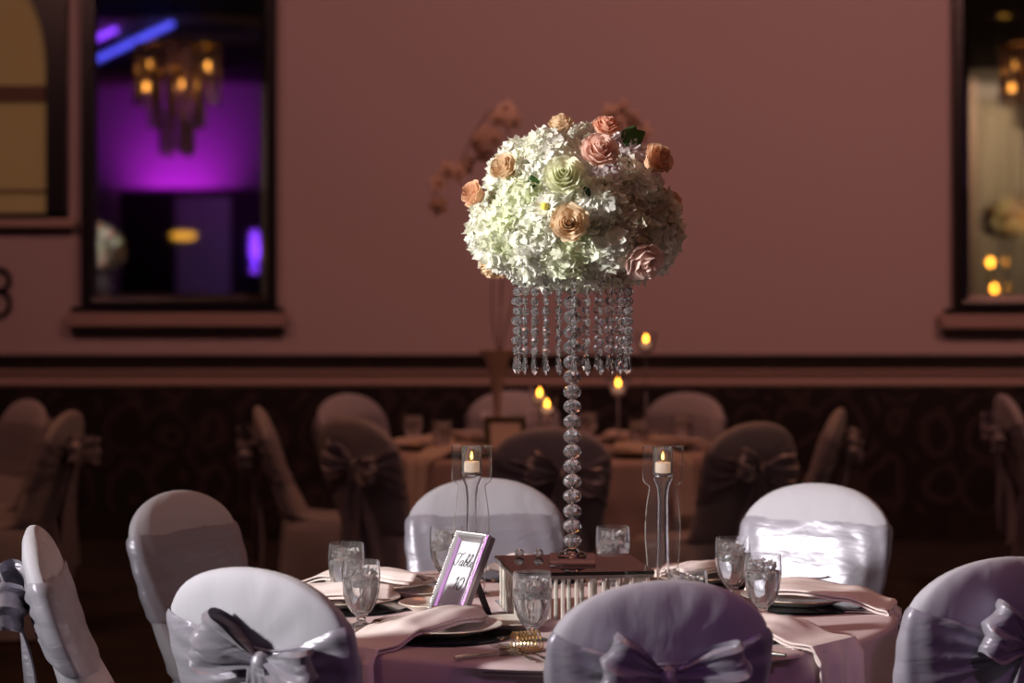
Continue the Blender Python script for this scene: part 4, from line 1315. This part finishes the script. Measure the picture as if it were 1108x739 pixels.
branches = [
    ([P(540, 384), P(545, 300), P(560, 210), P(556, 150), P(541, 118), P(520, 140), P(500, 180), P(478, 195), P(474, 225)], [(548, 117), (556, 130), (541, 128), (528, 142), (519, 152), (537, 150), (523, 165), (508, 178), (497, 187), (485, 183), (477, 198), (475, 222)]),
    ([P(541, 384), P(556, 320), P(600, 220), P(640, 150), P(668, 120), P(692, 140)], [(662, 122), (674, 117), (684, 130), (668, 132), (694, 143), (640, 145)]),
    ([P(539, 384), P(532, 330), P(538, 240), P(548, 190)], [(550, 180), (560, 165)]),
]
for i, (bp, bl) in enumerate(branches):
    off = [(-.02, .02), (.02, -.02), (0, .03)][i]
    pts = catmull([(x + off[0] * min(1, k / 3), off[1] * min(1, k / 2), z) for k, (x, y, z) in enumerate(bp)], 6)
    pts = [Vector((0, 0, .0))] + [p for p in pts if p.z > .05]
    obj('branch', tube(pts, .0035, 6), 'bark', orc)
    for px, py in bl:
        x, y, z = P(px, py)
        o = obj('orchid_bloom', om, None, orc)
        o.location = (x + rr.uniform(-.01, .01), rr.uniform(-.03, .03), z); o.rotation_euler = (rr.uniform(-.5, .5), rr.uniform(0, 6), rr.uniform(-.7, .7))

# ------------------------------------------------------------------ lights
def light(name, kind, loc, target, power, color, size=.3, **k):
    ld = bpy.data.lights.new(name, kind); ld.energy = power; ld.color = color
    if kind == 'AREA': ld.size = size; ld.shape = k.get('shape', 'SQUARE')
    if kind == 'AREA' and 'size_y' in k: ld.shape = 'RECTANGLE'; ld.size_y = k['size_y']
    if kind == 'SPOT':
        ld.shadow_soft_size = size; ld.spot_size = radians(k['cone']); ld.spot_blend = k.get('blend', .4)
    if kind == 'POINT': ld.shadow_soft_size = size
    o = bpy.data.objects.new(name, ld); COL.objects.link(o); o.location = loc
    d = Vector(target) - Vector(loc)
    o.rotation_euler = d.to_track_quat('-Z', 'Y').to_euler()
    return o
WARM = (1.0, 0.40, 0.26)
light('key_spotlight', 'SPOT', (-6.0, 2.55, 3.1), (.12, 5.6, 1.70), 3900, (1.0, .97, .92), .22, cone=30, blend=.9)
light('left_bouquet_fill', 'SPOT', (-6.9, 8.2, 3.5), (EX, EY, 1.7), 1100, (1.0, .97, .9), .08, cone=16, blend=.6)  # added lamp, brightens the left bouquet for its mirror image
for x in (-3.2, 0.2, 3.6):
    light('wall_wash', 'SPOT', (x, 9.4, 4.15), (x, 13.2, 2.6), (78, 130, 160)[(x > -3) + (x > 3)], (1.0, 0.45, 0.37), .22, cone=125, blend=1.0)
for x, y in ((-2.6, 8.6), (.4, 8.8), (3.2, 9.2)):
    light('ceiling_spotlight', 'SPOT', (x, y, 4.2), (x, y + .3, 0), 62, (1.0, .38, .19), .3, cone=140, blend=1.0)
for x, y in ((-1.4, 4.0), (1.9, 4.0), (.3, 6.6)):
    light('ceiling_spotlight', 'SPOT', (x, y, 4.2), (x, y, 0), 56, (1.0, .49, .36), .35, cone=140, blend=1.0)
light('chair_purple_fill', 'SPOT', (1.5, -1.0, 3.8), (.45, 4.5, .64), 150, (.85, .38, .90), .05, cone=17, blend=.5)  # added narrow beam in place of cove light, tints only the front chairs
light('soffit_purple', 'SPOT', (-5.0, RY0 + 1.0, 2.2), (-5.0, RY0, 3.05), 60, (.72, .02, 1.0), .04, cone=100, blend=1.0)
light('soffit_purple', 'AREA', (-4.5, RY0 + 2.2, 4.2), (-4.5, RY0, 3.3), 5, (.50, .08, 1.0), 2.5)
light('bar_purple', 'POINT', (-2.9, RY0 - 2.0, 2.4), (0, 0, 0), 14, (.55, .25, .9), .15)
light('drape_warm', 'AREA', (6.9, RY0 + 2.0, 4.2), (7.4, RY0, 2.4), 42, (1.0, .70, .42), 1.0)
light('vase_flower_fill', 'SPOT', (8.2, 7.0, 3.6), (GX, GY, 1.95), 1000, (1.0, .62, .25), .08, cone=18, blend=.6)  # added amber lamp, brightens the flowers reflected at the right

wd = bpy.data.worlds.new('room_air'); SC.world = wd; wd.use_nodes = True
wd.node_tree.nodes['Background'].inputs['Color'].default_value = (.6, .3, .28, 1)
wd.node_tree.nodes['Background'].inputs['Strength'].default_value = 0.02

# ------------------------------------------------------------------ camera
cam = bpy.data.cameras.new('camera'); co_ = bpy.data.objects.new('camera', cam); COL.objects.link(co_)
co_.location = (0, 0, 1.6); co_.rotation_euler = (pi / 2, 0, 0)
cam.sensor_width = 36; cam.lens = 2470 / 1108 * 36; cam.shift_y = -(369.5 - 284) / 1108
cam.clip_start = .05; cam.clip_end = 100
cam.dof.use_dof = True; cam.dof.focus_distance = 5.35; cam.dof.aperture_fstop = 2.3; cam.dof.aperture_blades = 0
SC.camera = co_

SC.view_settings.view_transform = 'Standard'; SC.view_settings.look = 'None'
SC.view_settings.gamma = 1; SC.view_settings.use_curve_mapping = False; SC.view_settings.exposure = 0.0
cy = SC.cycles
cy.use_denoising = True
try: cy.denoiser = 'OPENIMAGEDENOISE'
except Exception: pass
cy.max_bounces = 14; cy.transmission_bounces = 14; cy.glossy_bounces = 6; cy.diffuse_bounces = 4; cy.transparent_max_bounces = 12
cy.sample_clamp_indirect = 6; cy.caustics_reflective = True; cy.caustics_refractive = True; cy.blur_glossy = 0.5
